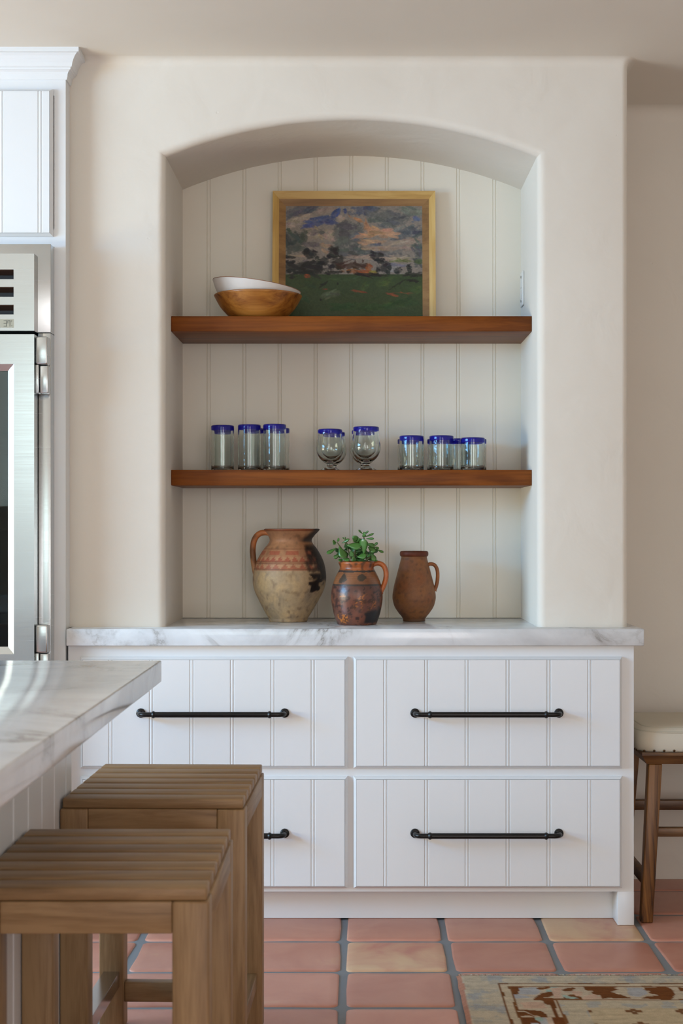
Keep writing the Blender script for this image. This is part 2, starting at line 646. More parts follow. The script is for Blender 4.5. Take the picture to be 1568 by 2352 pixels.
window(1, 'x', -4.44, 1.1, 3.6, 0.6, 2.4, 4, 3)
window(2, 'y', -3.24, -2.9, -0.6, 1.4, 2.6, 4, 2)
window(3, 'y', -3.24, 0.45, 2.15, 0.0, 2.3, 2, 4)

# unseen recessed downlights added over the aisle to warm the upper wall
for x_, y_ in ((-1.35, 3.1), (0.25, 3.1), (-1.35, 0.6), (0.25, 0.6)):
    dl = thing('added_lamp', 'added unseen fill lamp recessed above the aisle, %s pair' % ('nearer the niche, %s of its' % ('left' if x_ < 0 else 'right') if y_ > 2 else 'nearer the rear windows, %s of its' % ('left' if x_ < 0 else 'right')), 'lamp', (x_, y_, ZC - .01), 'added unseen fill lamps in the ceiling')
    lathe('trim_ring', [(.058, .0098), (.082, .0098), (.082, .004), (.058, .0)], M['white'], dl, dl.location, 40, closed=True)
    ld = bpy.data.lights.new('added_lamp_fill', 'AREA'); ld.shape = 'DISK'; ld.size = .11; ld.energy = FILL_LAMP[0]; ld.color = FILL_LAMP[1]
    lo = bpy.data.objects.new('added_lamp_fill', ld); lo.parent = dl; lo.location = (0, 0, .006); COL.objects.link(lo)

# niche wall: plaster face with an arched, rounded opening
rise = APX - SPR
half = (XR - XL) / 2
xc = (XR + XL) / 2
RA = (half * half + rise * rise) / (2 * rise)
zc = APX - RA
ang = math.asin(half / RA)


def outline(off):
    """niche opening grown outward by off, from bottom left over the arch to bottom right"""
    pts = [(XL - off, ZT)]
    zs = zc + math.sqrt((RA + off) ** 2 - (half + off) ** 2)
    for k in range(1, 9):
        pts.append((XL - off, ZT + (zs - ZT) * k / 9))
    a = math.asin((half + off) / (RA + off))
    for k in range(49):
        t = -a + 2 * a * k / 48
        pts.append((xc + (RA + off) * math.sin(t), zc + (RA + off) * math.cos(t)))
    for k in range(8, 0, -1):
        pts.append((XR + off, ZT + (zs - ZT) * k / 9))
    pts.append((XR + off, ZT))
    return pts


rr, NS = 0.026, 6
verts, faces = [], []
rings = []
for k in range(NS + 1):
    th = math.pi / 2 * k / NS
    rings.append((rr * (1 - math.sin(th)), YW + rr * (1 - math.cos(th))))
rings.append((0.0, YB + 0.012))
npt = len(outline(0))
for off, y in rings:
    verts += [(x, y, z) for x, z in outline(off)]
for k in range(len(rings) - 1):
    for i in range(npt - 1):
        faces.append((k * npt + i, k * npt + i + 1, (k + 1) * npt + i + 1, (k + 1) * npt + i))
rc = 0.02       # outer corner radius
cv = 0.028      # cove at the ceiling
b = len(verts)
verts += [(XWL, YW, ZT), (XWL, YW, ZC - cv), (XWR - rc, YW, ZC - cv), (XWR - rc, YW, ZT)]
faces.append(tuple([b, b + 1, b + 2, b + 3] + [npt - 1 - i for i in range(npt)]))
# corner, side and far return: sweep of the plan path, with the cove on top
path = [(XWL, YW), (XWR - rc, YW)]
for k in range(1, 7):
    a = math.pi / 2 * k / 6
    path.append((XWR - rc + rc * math.sin(a), YW + rc - rc * math.cos(a)))
path.append((XWR, YR + 0.02))
rows = []
for k in range(7):
    a = math.pi / 2 * k / 6
    rows.append((cv * (1 - math.cos(a)), ZC - cv + cv * math.sin(a)))
pn = len(path)


def pnorm(i):
    p0 = Vector(path[max(i - 1, 0)]); p1 = Vector(path[min(i + 1, pn - 1)])
    if i == 1: return Vector((0, -1))
    if i == pn - 2 or i == pn - 1: return Vector((1, 0))
    t = (p1 - p0).normalized()
    return Vector((t.y, -t.x))


b = len(verts)
for off, z in rows:
    for i in range(pn):
        n2 = pnorm(i)
        verts.append((path[i][0] + n2.x * off, path[i][1] + n2.y * off, z))
for k in range(len(rows) - 1):
    for i in range(pn - 1):
        faces.append((b + k * pn + i, b + k * pn + i + 1, b + (k + 1) * pn + i + 1, b + (k + 1) * pn + i))
b = len(verts)
for i in range(1, pn):
    verts.append((path[i][0], path[i][1], ZT)); verts.append((path[i][0], path[i][1], ZC - cv))
for i in range(pn - 2):
    faces.append((b + 2 * i, b + 2 * i + 2, b + 2 * i + 3, b + 2 * i + 1))
wb = mk('wall_back', verts, faces, M['plaster'], smooth=True)
bm = bmesh.new(); bm.from_mesh(wb.data)
bmesh.ops.remove_doubles(bm, verts=bm.verts, dist=1e-5)
bmesh.ops.recalc_face_normals(bm, faces=bm.faces)
bm.to_mesh(wb.data); bm.free()
wb.data.polygons.foreach_set('use_smooth', [True] * len(wb.data.polygons))
wb.data.set_sharp_from_angle(angle=math.radians(28))
tag(wb, 'cream plaster wall with an arched niche', kind='structure')

# far wall, right of the block, and the bit beyond the tall cabinet; cove along the ceiling
v, f = [], []
prof = [(0, -0.01), (0, ZC - .05)] + [(-.05 * (1 - math.cos(a)), ZC - .05 + .05 * math.sin(a)) for a in [math.pi / 2 * k / 6 for k in range(1, 7)]]
for x in (XWR - .02, 3.2):
    v += [(x, YR + p, z) for p, z in prof]
n = len(prof)
f = [(k, n + k, n + k + 1, k + 1) for k in range(n - 1)]
o = mk('wall_alcove', v, f, M['plaster'], smooth=True); fix_normals(o)
tag(o, 'shaded plaster wall beyond the niche block', kind='structure')
tag(box('wall_back_left', -4.4, -1.93, YW, YR + .1, 0, ZC, M['plaster']), 'plaster wall left of the tall cabinet', kind='structure')
tag(box('wall_outer', -1.93, 3.2, YR + .03, YR + .1, 0, ZC, M['room']), 'outer wall behind the niche', kind='structure')


# beadboard ------------------------------------------------------------
def plank_geo(w, h, first=False, last=False, g=0.0028, th=0.011, bead=0.0107):
    """upright board, front at y=0 facing -y, x 0..w, z 0..h; bead pair at its right edge"""
    p = []
    p += [(0, 0)] if first else [(0, g), (0.0018, 0)]
    if last:
        p += [(w, 0)]
    else:
        x = w - bead
        p += [(x - .0018, 0), (x, g), (x + .002, .0008), (x + bead / 2, 0), (w - .002, .0008), (w, g)]
    p += [(w, th), (0, th)]
    n = len(p)
    v = [(x, y, 0) for x, y in p] + [(x, y, h) for x, y in p]
    f = [(i, (i + 1) % n, n + (i + 1) % n, n + i) for i in range(n)]
    f += [tuple(range(n - 1, -1, -1)), tuple(range(n, 2 * n))]
    return v, f


def planks(parent, x0, x1, y, z0, z1, joints, mat, along='x', ztop=None):
    xs = [x0] + list(joints) + [x1]
    cache = {}
    for i in range(len(xs) - 1):
        w = xs[i + 1] - xs[i]
        h = (ztop(xs[i], xs[i + 1]) if ztop else z1) - z0
        key = (round(w, 4), round(h, 4), i == 0, i == len(xs) - 2)
        if key not in cache:
            v, f = plank_geo(w, h, i == 0, i == len(xs) - 2)
            me = bpy.data.meshes.new('plank'); me.from_pydata(v, [], f); me.materials.append(mat)
            cache[key] = me
        o = bpy.data.objects.new('plank', cache[key])
        if along == 'x':
            o.location = Vector((xs[i], y, z0)) - wl(parent)
        else:                                # boards on a face looking +x, running along +y
            o.rotation_euler.z = math.pi / 2
            o.location = Vector((y, xs[i], z0)) - wl(parent)
        o.parent = parent
        COL.objects.link(o)


nb = box('wall_niche', XL - .02, XR + .02, YB + .012, YB + .03, ZT - .02, APX + .02, M['bead'])
tag(nb, 'white beadboard lining the back of the niche', kind='structure')
nj = [(x + 4 - 818) * YB / FPX for x in (478, 560, 641.5, 724, 806, 888, 970, 1052, 1135)]
planks(nb, XL - .005, XR + .005, YB, ZT + .001, APX + .01, nj, M['bead'],
       ztop=lambda a, b_: zc + math.sqrt(RA ** 2 - (0 if a < xc < b_ else min(abs(a - xc), abs(b_ - xc))) ** 2) + .008)

# ------------------------------------------------------------------ base cabinet, countertop
bc = thing('base_cabinet', 'white drawer cabinet with four beadboard drawers under the niche', 'cabinet', ((XWL + .8525) / 2, 4.8, 0))
CX0, CX1 = -0.885, 0.8525
DT, DB = (1.2218 + (1213 - 1509) * 4.53 / FPX, 1.2218 + (1213 - 1766) * 4.53 / FPX), (1.2218 + (1213 - 1784) * 4.53 / FPX, 1.2218 + (1213 - 2042) * 4.53 / FPX)
DXL = (-0.846, -0.0266)
DXR = (-0.0087, 0.815)
ZR = 0.105
fl = [(CX0, -0.82, YF, YF + .02, ZR, .862), (0.79, CX1, YF, YF + .02, ZR, .862), (-0.045, 0.01, YF, YF + .02, ZR, .862)]
for a_, b_ in ((-0.82, -0.045), (0.01, 0.79)):
    fl += [(a_, b_, YF, YF + .02, .825, .862), (a_, b_, YF, YF + .02, DB[0] - .03, DT[1] + .03), (a_, b_, YF, YF + .02, ZR, DB[1] + .03)]
boxes('face_frame', fl, M['white'], bc)
box('carcass', CX0 + .001, CX1 - .001, YF + .0201, YR - .02, ZR, .8619, M['white'], bc)
box('toe_kick', CX0 + .01, CX1 - .02, YF + .085, YF + .1, 0.001, ZR, M['white'], bc)
for x0, x1 in ((CX1 - .05, CX1 + .001), (CX0, CX0 + .05)):
    box('foot', x0, x1, YF - .0005, YF + .085, 0.001, ZR, M['white'], bc, .002)


def panel_slab(name, parent, x0, x1, z0, z1, yb, yf, mat, ins=0.008):
    ym = yb - .007
    rings_ = [(0, yb), (0, ym), (ins, yf), (ins + .0008, yf + .0055)]
    v, f = [], []
    for d, y in rings_:
        v += [(x0 + d, y, z0 + d), (x1 - d, y, z0 + d), (x1 - d, y, z1 - d), (x0 + d, y, z1 - d)]
    for k in range(3):
        for i in range(4):
            j = (i + 1) % 4
            f.append((k * 4 + i, k * 4 + j, (k + 1) * 4 + j, (k + 1) * 4 + i))
    f.append((12, 13, 14, 15)); f.append((3, 2, 1, 0))
    o = mk(name, v, f, mat, parent); fix_normals(o)
    return o


def bar_handle(parent, xm, zm, y):
    """one black pull: two round mounts, curved ends, collars and a long bar"""
    hw = 0.220; out = 0.042
    parts = []
    for s in (-1, 1):
        parts.append(([(xm + s * hw, y, zm), (xm + s * hw, y - .004, zm), (xm + s * hw, y - .007, zm)], [.0145, .014, .009], 16))
        p = [(xm + s * hw, y - .003, zm), (xm + s * hw, y - out * .55, zm)]
        for k in range(1, 6):
            a = math.pi / 2 * k / 5
            p.append((xm + s * (hw - .018 * (1 - math.cos(a))), y - out * .55 - (out * .45) * math.sin(a), zm))
        p.append((xm + s * (hw - .05), y - out, zm))
        parts.append((p, [.0075] * len(p), 12))
        cxp = xm + s * (hw - .044)
        parts.append(([(cxp - .006, y - out, zm), (cxp - .004, y - out, zm), (cxp, y - out, zm), (cxp + .004, y - out, zm), (cxp + .006, y - out, zm)], [.008, .0098, .0115, .0098, .008], 16))
    parts.append(([(xm - hw + .045, y - out, zm), (xm + hw - .045, y - out, zm)], [.0088, .0088], 14))
    v, f = [], []
    for pts, rd, sg in parts:
        a, b_ = tube_geo(pts, rd, sg, Vector((0, 0, 1)))
        n = len(v); v += a; f += [tuple(i + n for i in q) for q in b_]
    o = mk('handle', v, f, M['black'], parent, smooth=True); fix_normals(o)
    o.data.set_sharp_from_angle(angle=math.radians(45))
    o['label'] = 'long black metal bar pull'


gl = [(x + 4 - 818) * 4.53 / FPX for x in (254, 347, 440, 533, 626, 718.5)]
gr = [(x + 4 - 818) * 4.53 / FPX for x in (885, 979, 1072, 1166, 1260, 1353.5)]
for (x0, x1), js, hx in ((DXL, gl, 485.5), (DXR, gr, 1120.5)):
    for (zt, zb), hy in ((DT, 1640.5), (DB, 1918.5)):
        d = panel_slab('drawer', bc, x0, x1, zb, zt, YF, 4.53, M['white'])
        planks(d, x0 + .009, x1 - .009, 4.53, zb + .009, zt - .009, js, M['white'])
        bar_handle(d, (hx - 818) * 4.49 / FPX, CAMZ + (1213 - hy) * 4.50 / FPX, 4.53)

ct = box('countertop', -0.886, 0.879, 4.52, YR - .005, 0.862, ZT, M['marble'], None, .003)
tag(ct, 'white veined marble counter slab on the drawer cabinet', 'countertop')

# ------------------------------------------------------------------ tall cabinet around the refrigerator
tcab = thing('tall_cabinet', 'white tall cabinet with crown moulding around the refrigerator', 'cabinet', (-1.4, 4.85, 0))
TY = 4.545
TX0, TX1 = -1.905, XWL
boxes('face_frame', [(-0.927, TX1, TY, TY + .02, 0, ZC - .06), (TX0, -1.87, TY, TY + .02, 0, ZC - .06),
                     (-1.87, -0.927, TY, TY + .0199, 2.086, 2.14), (-1.87, -0.927, TY, TY + .0199, 2.55, ZC - .06)], M['white'], tcab)
boxes('side_panel', [(TX1 - .018, TX1, TY + .0201, YR, 0, ZC - .06), (TX0, TX0 + .018, TY + .0201, YR, 0, ZC - .06), (TX0 + .018, TX1 - .018, TY + .05, TY + .07, 2.09, ZC - .06)], M['white'], tcab)
zt_, zb_ = CAMZ + (1213 - 202) * 4.525 / FPX, CAMZ + (1213 - 542) * 4.53 / FPX
for dx0, dx1, joints in ((-1.395, -0.929, None), (-1.868, -1.402, None)):
    d = panel_slab('door', tcab, dx0, dx1, zb_, zt_, TY, 4.525, M['white'])
    j0 = (95.5 - 818) * 4.525 / FPX - (0 if dx0 > -1.4 else .473)
    planks(d, dx0 + .009, dx1 - .009, 4.525, zb_ + .009, zt_ - .009, [j0 - .1185 * k for k in (3, 2, 1, 0) if j0 - .1185 * k > dx0 + .03], M['white'])
# crown: profile swept along the front and back to the wall
cp = [(0, -.086), (.0035, -.086), (.0053, -.0784), (.0062, -.070), (.0085, -.064), (.0125, -.060), (.0150, -.0585), (.0157, -.0534), (.0185, -.0515), (.0196, -.050), (.0215, -.040), (.0245, -.031), (.0295, -.0215), (.0345, -.0155), (.0385, -.0135), (.0413, -.0130), (.0413, 0.0), (0, 0.0)]
cp = [(p * 1.18, z) for p, z in cp]
v, f = [], []
for tx, ty in ((TX0, None), (TX1, 'c'), (TX1, YW + .01)):
    for p, z in cp:
        if ty is None: v.append((tx, TY - p, ZC + z))
        elif ty == 'c': v.append((tx + p, TY - p, ZC + z))
        else: v.append((tx + p, ty, ZC + z))
n = len(cp)
for s in (0, 1):
    for k in range(n - 1):
        f.append((s * n + k, (s + 1) * n + k, (s + 1) * n + k + 1, s * n + k + 1))
o = mk('crown_moulding', v, f, M['white'], tcab); fix_normals(o)

# ------------------------------------------------------------------ refrigerator
fr = thing('refrigerator', 'stainless steel built-in refrigerator with a glass door and vent grille', 'refrigerator', (-1.4, 4.8, 0))
FX0, FX1 = -1.868, -0.927
TR = 4.493
boxes('trim_frame', [(-0.966, FX1, TR, 4.75, 0.02, 1.8135), (FX0, -1.829, TR, 4.75, 0.02, 1.8135)], M['steel'], fr, .001)
box('grille_housing', FX0, FX1, TR, 4.75, 1.8155, 2.084, M['steel'], fr, .001)
GX0, GX1, GY = -1.829, -0.966, 4.441
zs = [(1.998, 1.969), (1.9456, 1.9156), (1.892, 1.863)]
disp = (-1.13, -1.0275, 1.8235, 1.849)
bl = [(GX0, GX1, GY, TR, 1.998, 2.0455), (GX0, GX1, GY, TR, 1.9456, 1.969), (GX0, GX1, GY, TR, 1.892, 1.9156), (GX0, GX1, GY, TR, 1.814, 1.863)]
for t, b_ in zs:
    bl += [(-1.0275, GX1, GY, TR, b_, t), (GX0, -1.768, GY, TR, b_, t)]
boxes('grille_panel', bl, M['steel'], fr)
for t, b_ in zs:
    box('vent_slot_shade', -1.768, -1.0275, GY + .03, GY + .034, b_, t, M['dark'], fr)  # dark plate in place of the shade inside the slot
    # slanted louvre in each slot's upper part, coloured like its reddish reflection
    o = mk('louvre', [(-1.768, GY + .004, t - .0003), (-1.0275, GY + .004, t - .0003), (-1.0275, GY + .026, t - .012), (-1.768, GY + .026, t - .012),
                      (-1.768, GY + .004, t - .0012), (-1.0275, GY + .004, t - .0012), (-1.0275, GY + .026, t - .013), (-1.768, GY + .026, t - .013)],
           BOXF, M['slot'], fr); fix_normals(o)
dp = box('display', disp[0], disp[1], GY - .0012, GY + .001, disp[2], disp[3], M['lcd'], fr)
dp['label'] = 'grey temperature display reading 37'


def seg_digit(segs, x, z, w, h, t):
    m_ = {'a': (x, x + w, z + h - t, z + h), 'g': (x, x + w, z + h / 2 - t / 2, z + h / 2 + t / 2), 'd': (x, x + w, z, z + t),
          'b': (x + w - t, x + w, z + h / 2, z + h), 'c': (x + w - t, x + w, z, z + h / 2), 'f': (x, x + t, z + h / 2, z + h), 'e': (x, x + t, z, z + h / 2)}
    return [(m_[s][0], m_[s][1], GY - .0016, GY - .0011, m_[s][2], m_[s][3]) for s in segs]


k_ = GY / FPX
sx = lambda px: (px - 818) * k_
sz = lambda py: CAMZ + (1213 - py) * k_
l = seg_digit('abgcd', sx(8.5), sz(750), 7 * k_, 14 * k_, 1.2 * k_) + seg_digit('fabc', sx(17.5), sz(750), 6 * k_, 14 * k_, 1.2 * k_)
l += seg_digit('afeg', sx(25.5), sz(740), 2.4 * k_, 4 * k_, .6 * k_) + [(sx(26.5), sx(28), GY - .0016, GY - .0011, sz(749), sz(747.5))]
boxes('digits', l, M['lcdink'], dp)
# door with bevelled glass opening
dz0, dz1 = 0.14, 1.8037
dd = [(GX0, GX1, dz0, dz1, GY), (-1.7675, -1.0267, 0.8436, 1.7145, GY), (-1.746, -1.0475, 0.865, 1.695, GY + .014)]
v = [(GX0, TR - .004, dz0), (GX1, TR - .004, dz0), (GX1, TR - .004, dz1), (GX0, TR - .004, dz1)]
for x0, x1, z0, z1, y in dd:
    v += [(x0, y, z0), (x1, y, z0), (x1, y, z1), (x0, y, z1)]
x0, x1, z0, z1, _ = dd[2]
v += [(x0, TR - .004, z0), (x1, TR - .004, z0), (x1, TR - .004, z1), (x0, TR - .004, z1)]
f = []
for k in range(4):
    for i in range(4):
        j = (i + 1) % 4
        f.append((k * 4 + i, k * 4 + j, (k + 1) * 4 + j, (k + 1) * 4 + i))
door = mk('door', v, f, M['steel'], fr); fix_normals(door)
box('door_glass', x0 + .0005, x1 - .0005, GY + .016, GY + .021, z0 + .0005, z1 - .0005, M['pane'], door)
tube('door_handle', [(-1.80, GY, 1.1), (-1.80, GY - .05, 1.1), (-1.80, GY - .05, 1.12), (-1.80, GY - .05, 1.62), (-1.80, GY - .05, 1.64), (-1.80, GY, 1.64)], .012, M['steel'], door)
# cold compartment behind the glass
xi0, xi1 = -1.82, -0.975
ib = boxes('compartment', [(xi0, xi1, 4.98, 4.99, .2, 1.80), (xi0, xi0 + .004, TR, 4.98, .2, 1.80), (xi1 - .004, xi1, TR, 4.98, .2, 1.80), (xi0, xi1, TR, 4.98, .19, .2), (xi0, xi1, TR, 4.98, 1.80, 1.804)], M['fridgein'], fr)
for z in (1.47, 1.215, 0.93):
    box('glass_shelf', xi0 + .005, xi1 - .005, TR + .01, 4.97, z, z + .006, M['glass'], fr)
# hinges
for hz1, hz2, hz3 in ((1.8, 1.714, 1.628), (0.9325, 0.846, 0.76)):
    h = bevel_mesh(mk('hinge', boxv(-0.9655, -0.9275, 4.452, TR - .0005, hz2, hz1 - .001), BOXF, M['steel'], fr), .006, 3)
    box('pin', -0.9655, -0.9545, 4.452, TR - .0005, hz3, hz2 - .0005, M['steel'], h, .002)
    box('leaf_plate', -0.953, -0.9275, 4.458, TR - .0005, hz3, hz2 - .002, M['steel'], h, .003)

# ------------------------------------------------------------------ kitchen island
it = box('island_countertop', -1.62, -0.453, 1.25, 3.445, 0.864, ZT, M['marble'], None, .003)
tag(it, 'marble island slab in the left foreground above the stools', 'countertop')
ib = thing('kitchen_island', 'white beadboard island base under the foreground marble slab', 'kitchen island', (-1.0, 2.4, 0))
box('carcass', -1.45, -0.6495, 1.4, 3.317, 0.001, 0.863, M['white'], ib)
iy = [3.317 - .0595 - .1245 * k for k in range(15)][::-1]
planks(ib, 1.4, 3.317, -0.638, 0.001, 0.863, [y for y in iy if y > 1.44], M['white'], along='y')

# ------------------------------------------------------------------ slatted teak stools
SW, SD, SH, LG = 0.397, 0.486, 0.64, 0.059


def teak_stool(label, x, y, yaw):
    """x, y: near left corner of the seat seen from the camera; local +y goes away from the camera"""
    t = thing('bar_stool', label, 'stool', (0, 0, 0), 'slatted wooden stools at the island')
    p = SD / 7
    top = SH
    for k in range(7):
        s = box('slat', .004, SW - .004, k * p + .0065, (k + 1) * p - .0065, top - .021, top, M['teakX'], t, .003)
    zr = top - .0215
    for lx in (0, SW - LG):
        for ly in (0, SD - LG):
            box('leg', lx, lx + LG, ly, ly + LG, 0.001, zr, M['teakZ'], t, .003)
        box('side_rail', lx + (.012 if lx else 0.0), lx + LG - (0 if lx else .012), LG + .0005, SD - LG - .0005, zr - .05, zr, M['teakY'], t, .002)
    for ly in (0.004, SD - .026):
        box('apron', LG + .0005, SW - LG - .0005, ly, ly + .022, zr - .052, zr, M['teakX'], t, .002)
    for lx in (0.012, SW - .048):
        st = box('stretcher', lx, lx + .036, LG + .0005, SD - LG - .0005, .105, .140, M['teakY'], t, .002)
        if lx < .1:
            pl = boxes('foot_plate', [(lx - .001, lx + .0375, LG + .001, SD - LG - .001, .1402, .1425), (lx + .0362, lx + .0378, LG + .001, SD - LG - .001, .106, .1401)], M['footmetal'], st)
            pl['label'] = 'thin metal wear plate'
    for ly in (SD - .045,):
        box('stretcher', LG + .0005, SW - LG - .0005, ly, ly + .03, .064, .112, M['teakX'], t, .002)
    t.location = (x, y, 0)
    t.rotation_euler.z = yaw
    return t


teak_stool('weathered wooden slatted stool nearest the camera, cut off at the left edge', -0.635, 2.386, math.radians(0.15))
teak_stool('weathered wooden slatted stool behind the nearest one, beside the drawers', -0.636, 3.178, math.radians(-1.35))

# ------------------------------------------------------------------ upholstered stool in the alcove
us = thing('upholstered_stool', 'dark wooden stool with studded linen seat at the right edge', 'stool', (1.13, 4.8, 0))
UX0, UX1, UY0, UY1 = 0.884, 1.36, 4.58, 5.02
# rim rail with a bevelled underside
for nm, a, b_ in (('seat_rail', (UX0, UY0), (UX1, UY0)), ('seat_rail', (UX1, UY0), (UX1, UY1)), ('seat_rail', (UX1, UY1), (UX0, UY1)), ('seat_rail', (UX0, UY1), (UX0, UY0))):
    a, b_ = Vector(a), Vector(b_)
    t_ = (b_ - a).normalized(); nn = Vector((-t_.y, t_.x))
    L = (b_ - a).length
    v = []
    for s, q in ((0, a), (1, b_)):
        for off, z in ((0, .527), (0, .518), (.018, .489), (.055, .489), (.055, .527)):
            pp = q + nn * off + t_ * (off if s == 0 else -off)
            v.append((pp.x, pp.y, z))
    f = [(i, (i + 1) % 5, 5 + (i + 1) % 5, 5 + i) for i in range(5)] + [(4, 3, 2, 1, 0), (5, 6, 7, 8, 9)]
    fix_normals(mk(nm, v, f, M['elmX'], us))


def cushion(name, x0, x1, y0, y1, z0, z1, mat, parent):
    v, f = [], []
    N = 40
    cx_, cy_ = (x0 + x1) / 2, (y0 + y1) / 2
    hx, hy = (x1 - x0) / 2, (y1 - y0) / 2
    prof_ = [(0.985, 0.0), (1.0, .08), (1.005, .3), (0.995, .55), (0.965, .75), (0.91, .88), (0.8, .955), (0.55, .99), (0.25, 1.0)]
    for s, h in prof_:
        e = 0.28 + (0.2 if s < .8 else 0)
        for k in range(N):
            a = 2 * math.pi * (k + .5) / N
            c, sn = math.cos(a), math.sin(a)
            ins_ = (1 - s)
            v.append((cx_ + math.copysign(abs(c) ** e, c) * (hx - ins_ * .2 if s > .8 else hx * s), cy_ + math.copysign(abs(sn) ** e, sn) * (hy - ins_ * .2 if s > .8 else hy * s), z0 + (z1 - z0) * h))
    m_ = len(prof_)
    for k in range(m_ - 1):
        for i in range(N):
            j = (i + 1) % N
            f.append((k * N + i, k * N + j, (k + 1) * N + j, (k + 1) * N + i))
    f.append(tuple((m_ - 1) * N + i for i in range(N))); f.append(tuple(range(N - 1, -1, -1)))
    o = mk(name, v, f, mat, parent, smooth=True); fix_normals(o)
    return o


cu = cushion('cushion', UX0 - .012, UX1 + .012, UY0 + .002, UY1 - .002, .5275, .607, M['linen'], us)
for zz, ins_ in ((.588, .010), (.598, .028)):
    pts = []
    hx, hy = (UX1 - UX0) / 2 + .012 - ins_, (UY1 - UY0) / 2 - ins_
    for k in range(61):
        a = 2 * math.pi * k / 60
        c, sn = math.cos(a), math.sin(a)
        pts.append(((UX0 + UX1) / 2 + math.copysign(abs(c) ** .3, c) * hx, (UY0 + UY1) / 2 + math.copysign(abs(sn) ** .3, sn) * hy, zz))
    tube('piping', pts, .0034, M['piping'], cu, 8, Vector((0, 0, 1)))
v, f = [], []
for k in range(16):
    for (x, y, nx, ny) in ((UX0 + .006 + k * .031, UY0 - .001, 0, -1), (UX0 - .0125, UY0 + .02 + k * .027, -1, 0)):
        if x > UX1 or y > UY1 - .01: continue
        n = len(v)
        for rr_, d in ((.0042, 0), (.0034, .0022), (.0012, .0034)):
            for q in range(8):
                a = 2 * math.pi * q / 8
                if ny: v.append((x + rr_ * math.cos(a), y - d, .533 + rr_ * math.sin(a)))
                else: v.append((x - d, y + rr_ * math.cos(a), .533 + rr_ * math.sin(a)))
        for s in (0, 1):
            for q in range(8):
                f.append((n + s * 8 + q, n + s * 8 + (q + 1) % 8, n + s * 8 + 8 + (q + 1) % 8, n + s * 8 + 8 + q))
        f.append(tuple(n + 16 + q for q in range(8)))
o = mk('stud_trim', v, f, M['stud'], us, smooth=True); fix_normals(o); o['kind'] = 'stuff'


def slant_leg(xb, yb, xt, yt, z0, z1, wx0, wy0, wx1, wy1, mat, parent, name='leg'):
    v = []
    for x, y, z, wx, wy in ((xb, yb, z0, wx0, wy0), (xt, yt, z1, wx1, wy1)):
        v += [(x - wx, y - wy, z), (x + wx, y - wy, z), (x + wx, y + wy, z), (x - wx, y + wy, z)]
    o = mk(name, v, BOXF, mat, parent); bevel_mesh(o, .003, 2)
    return o


for sxn, syn in ((-1, -1), (1, -1), (-1, 1), (1, 1)):
    mx, my = (UX0 + UX1) / 2, (UY0 + UY1) / 2
    xb = 0.899 if sxn < 0 else 1.345
    xt = 0.930 if sxn < 0 else 1.314
    yb = 4.597 if syn < 0 else 5.02
    yt = 4.622 if syn < 0 else 4.98
    slant_leg(xb, yb, xt, yt, .001, .4885, .0185, .0185, .021, .021, M['elmZ'], us)
box('stretcher', .935, 1.31, 4.602, 4.626, .262, .290, M['elmX'], us, .003)
box('stretcher', .935, 1.31, 4.988, 5.012, .272, .306, M['elmX'], us, .003)
for x in (.91, 1.333):
    box('stretcher', x - .012, x + .012, 4.632, 4.985, .10, .135, M['elmX'], us, .003)

# ------------------------------------------------------------------ rug
RX0, RX1, RY0, RY1 = 0.272, 1.95, 2.7, 4.034


def nz(x, y, s, o=0.0):
    return noise.noise(Vector((x * s, y * s, o)))


# woven shapes of the guard band, traced as (x, y) in a plan unit converted to metres from the rug's far left corner
def ruv(cx_, cy_):
    dp_ = 1.222 * 3400 / (2220 + cy_ / 2.97 - 1213)
    return ((1040 + cx_ / 2.97 - 818) * dp_ / 3400 - RX0, RY1 - dp_)


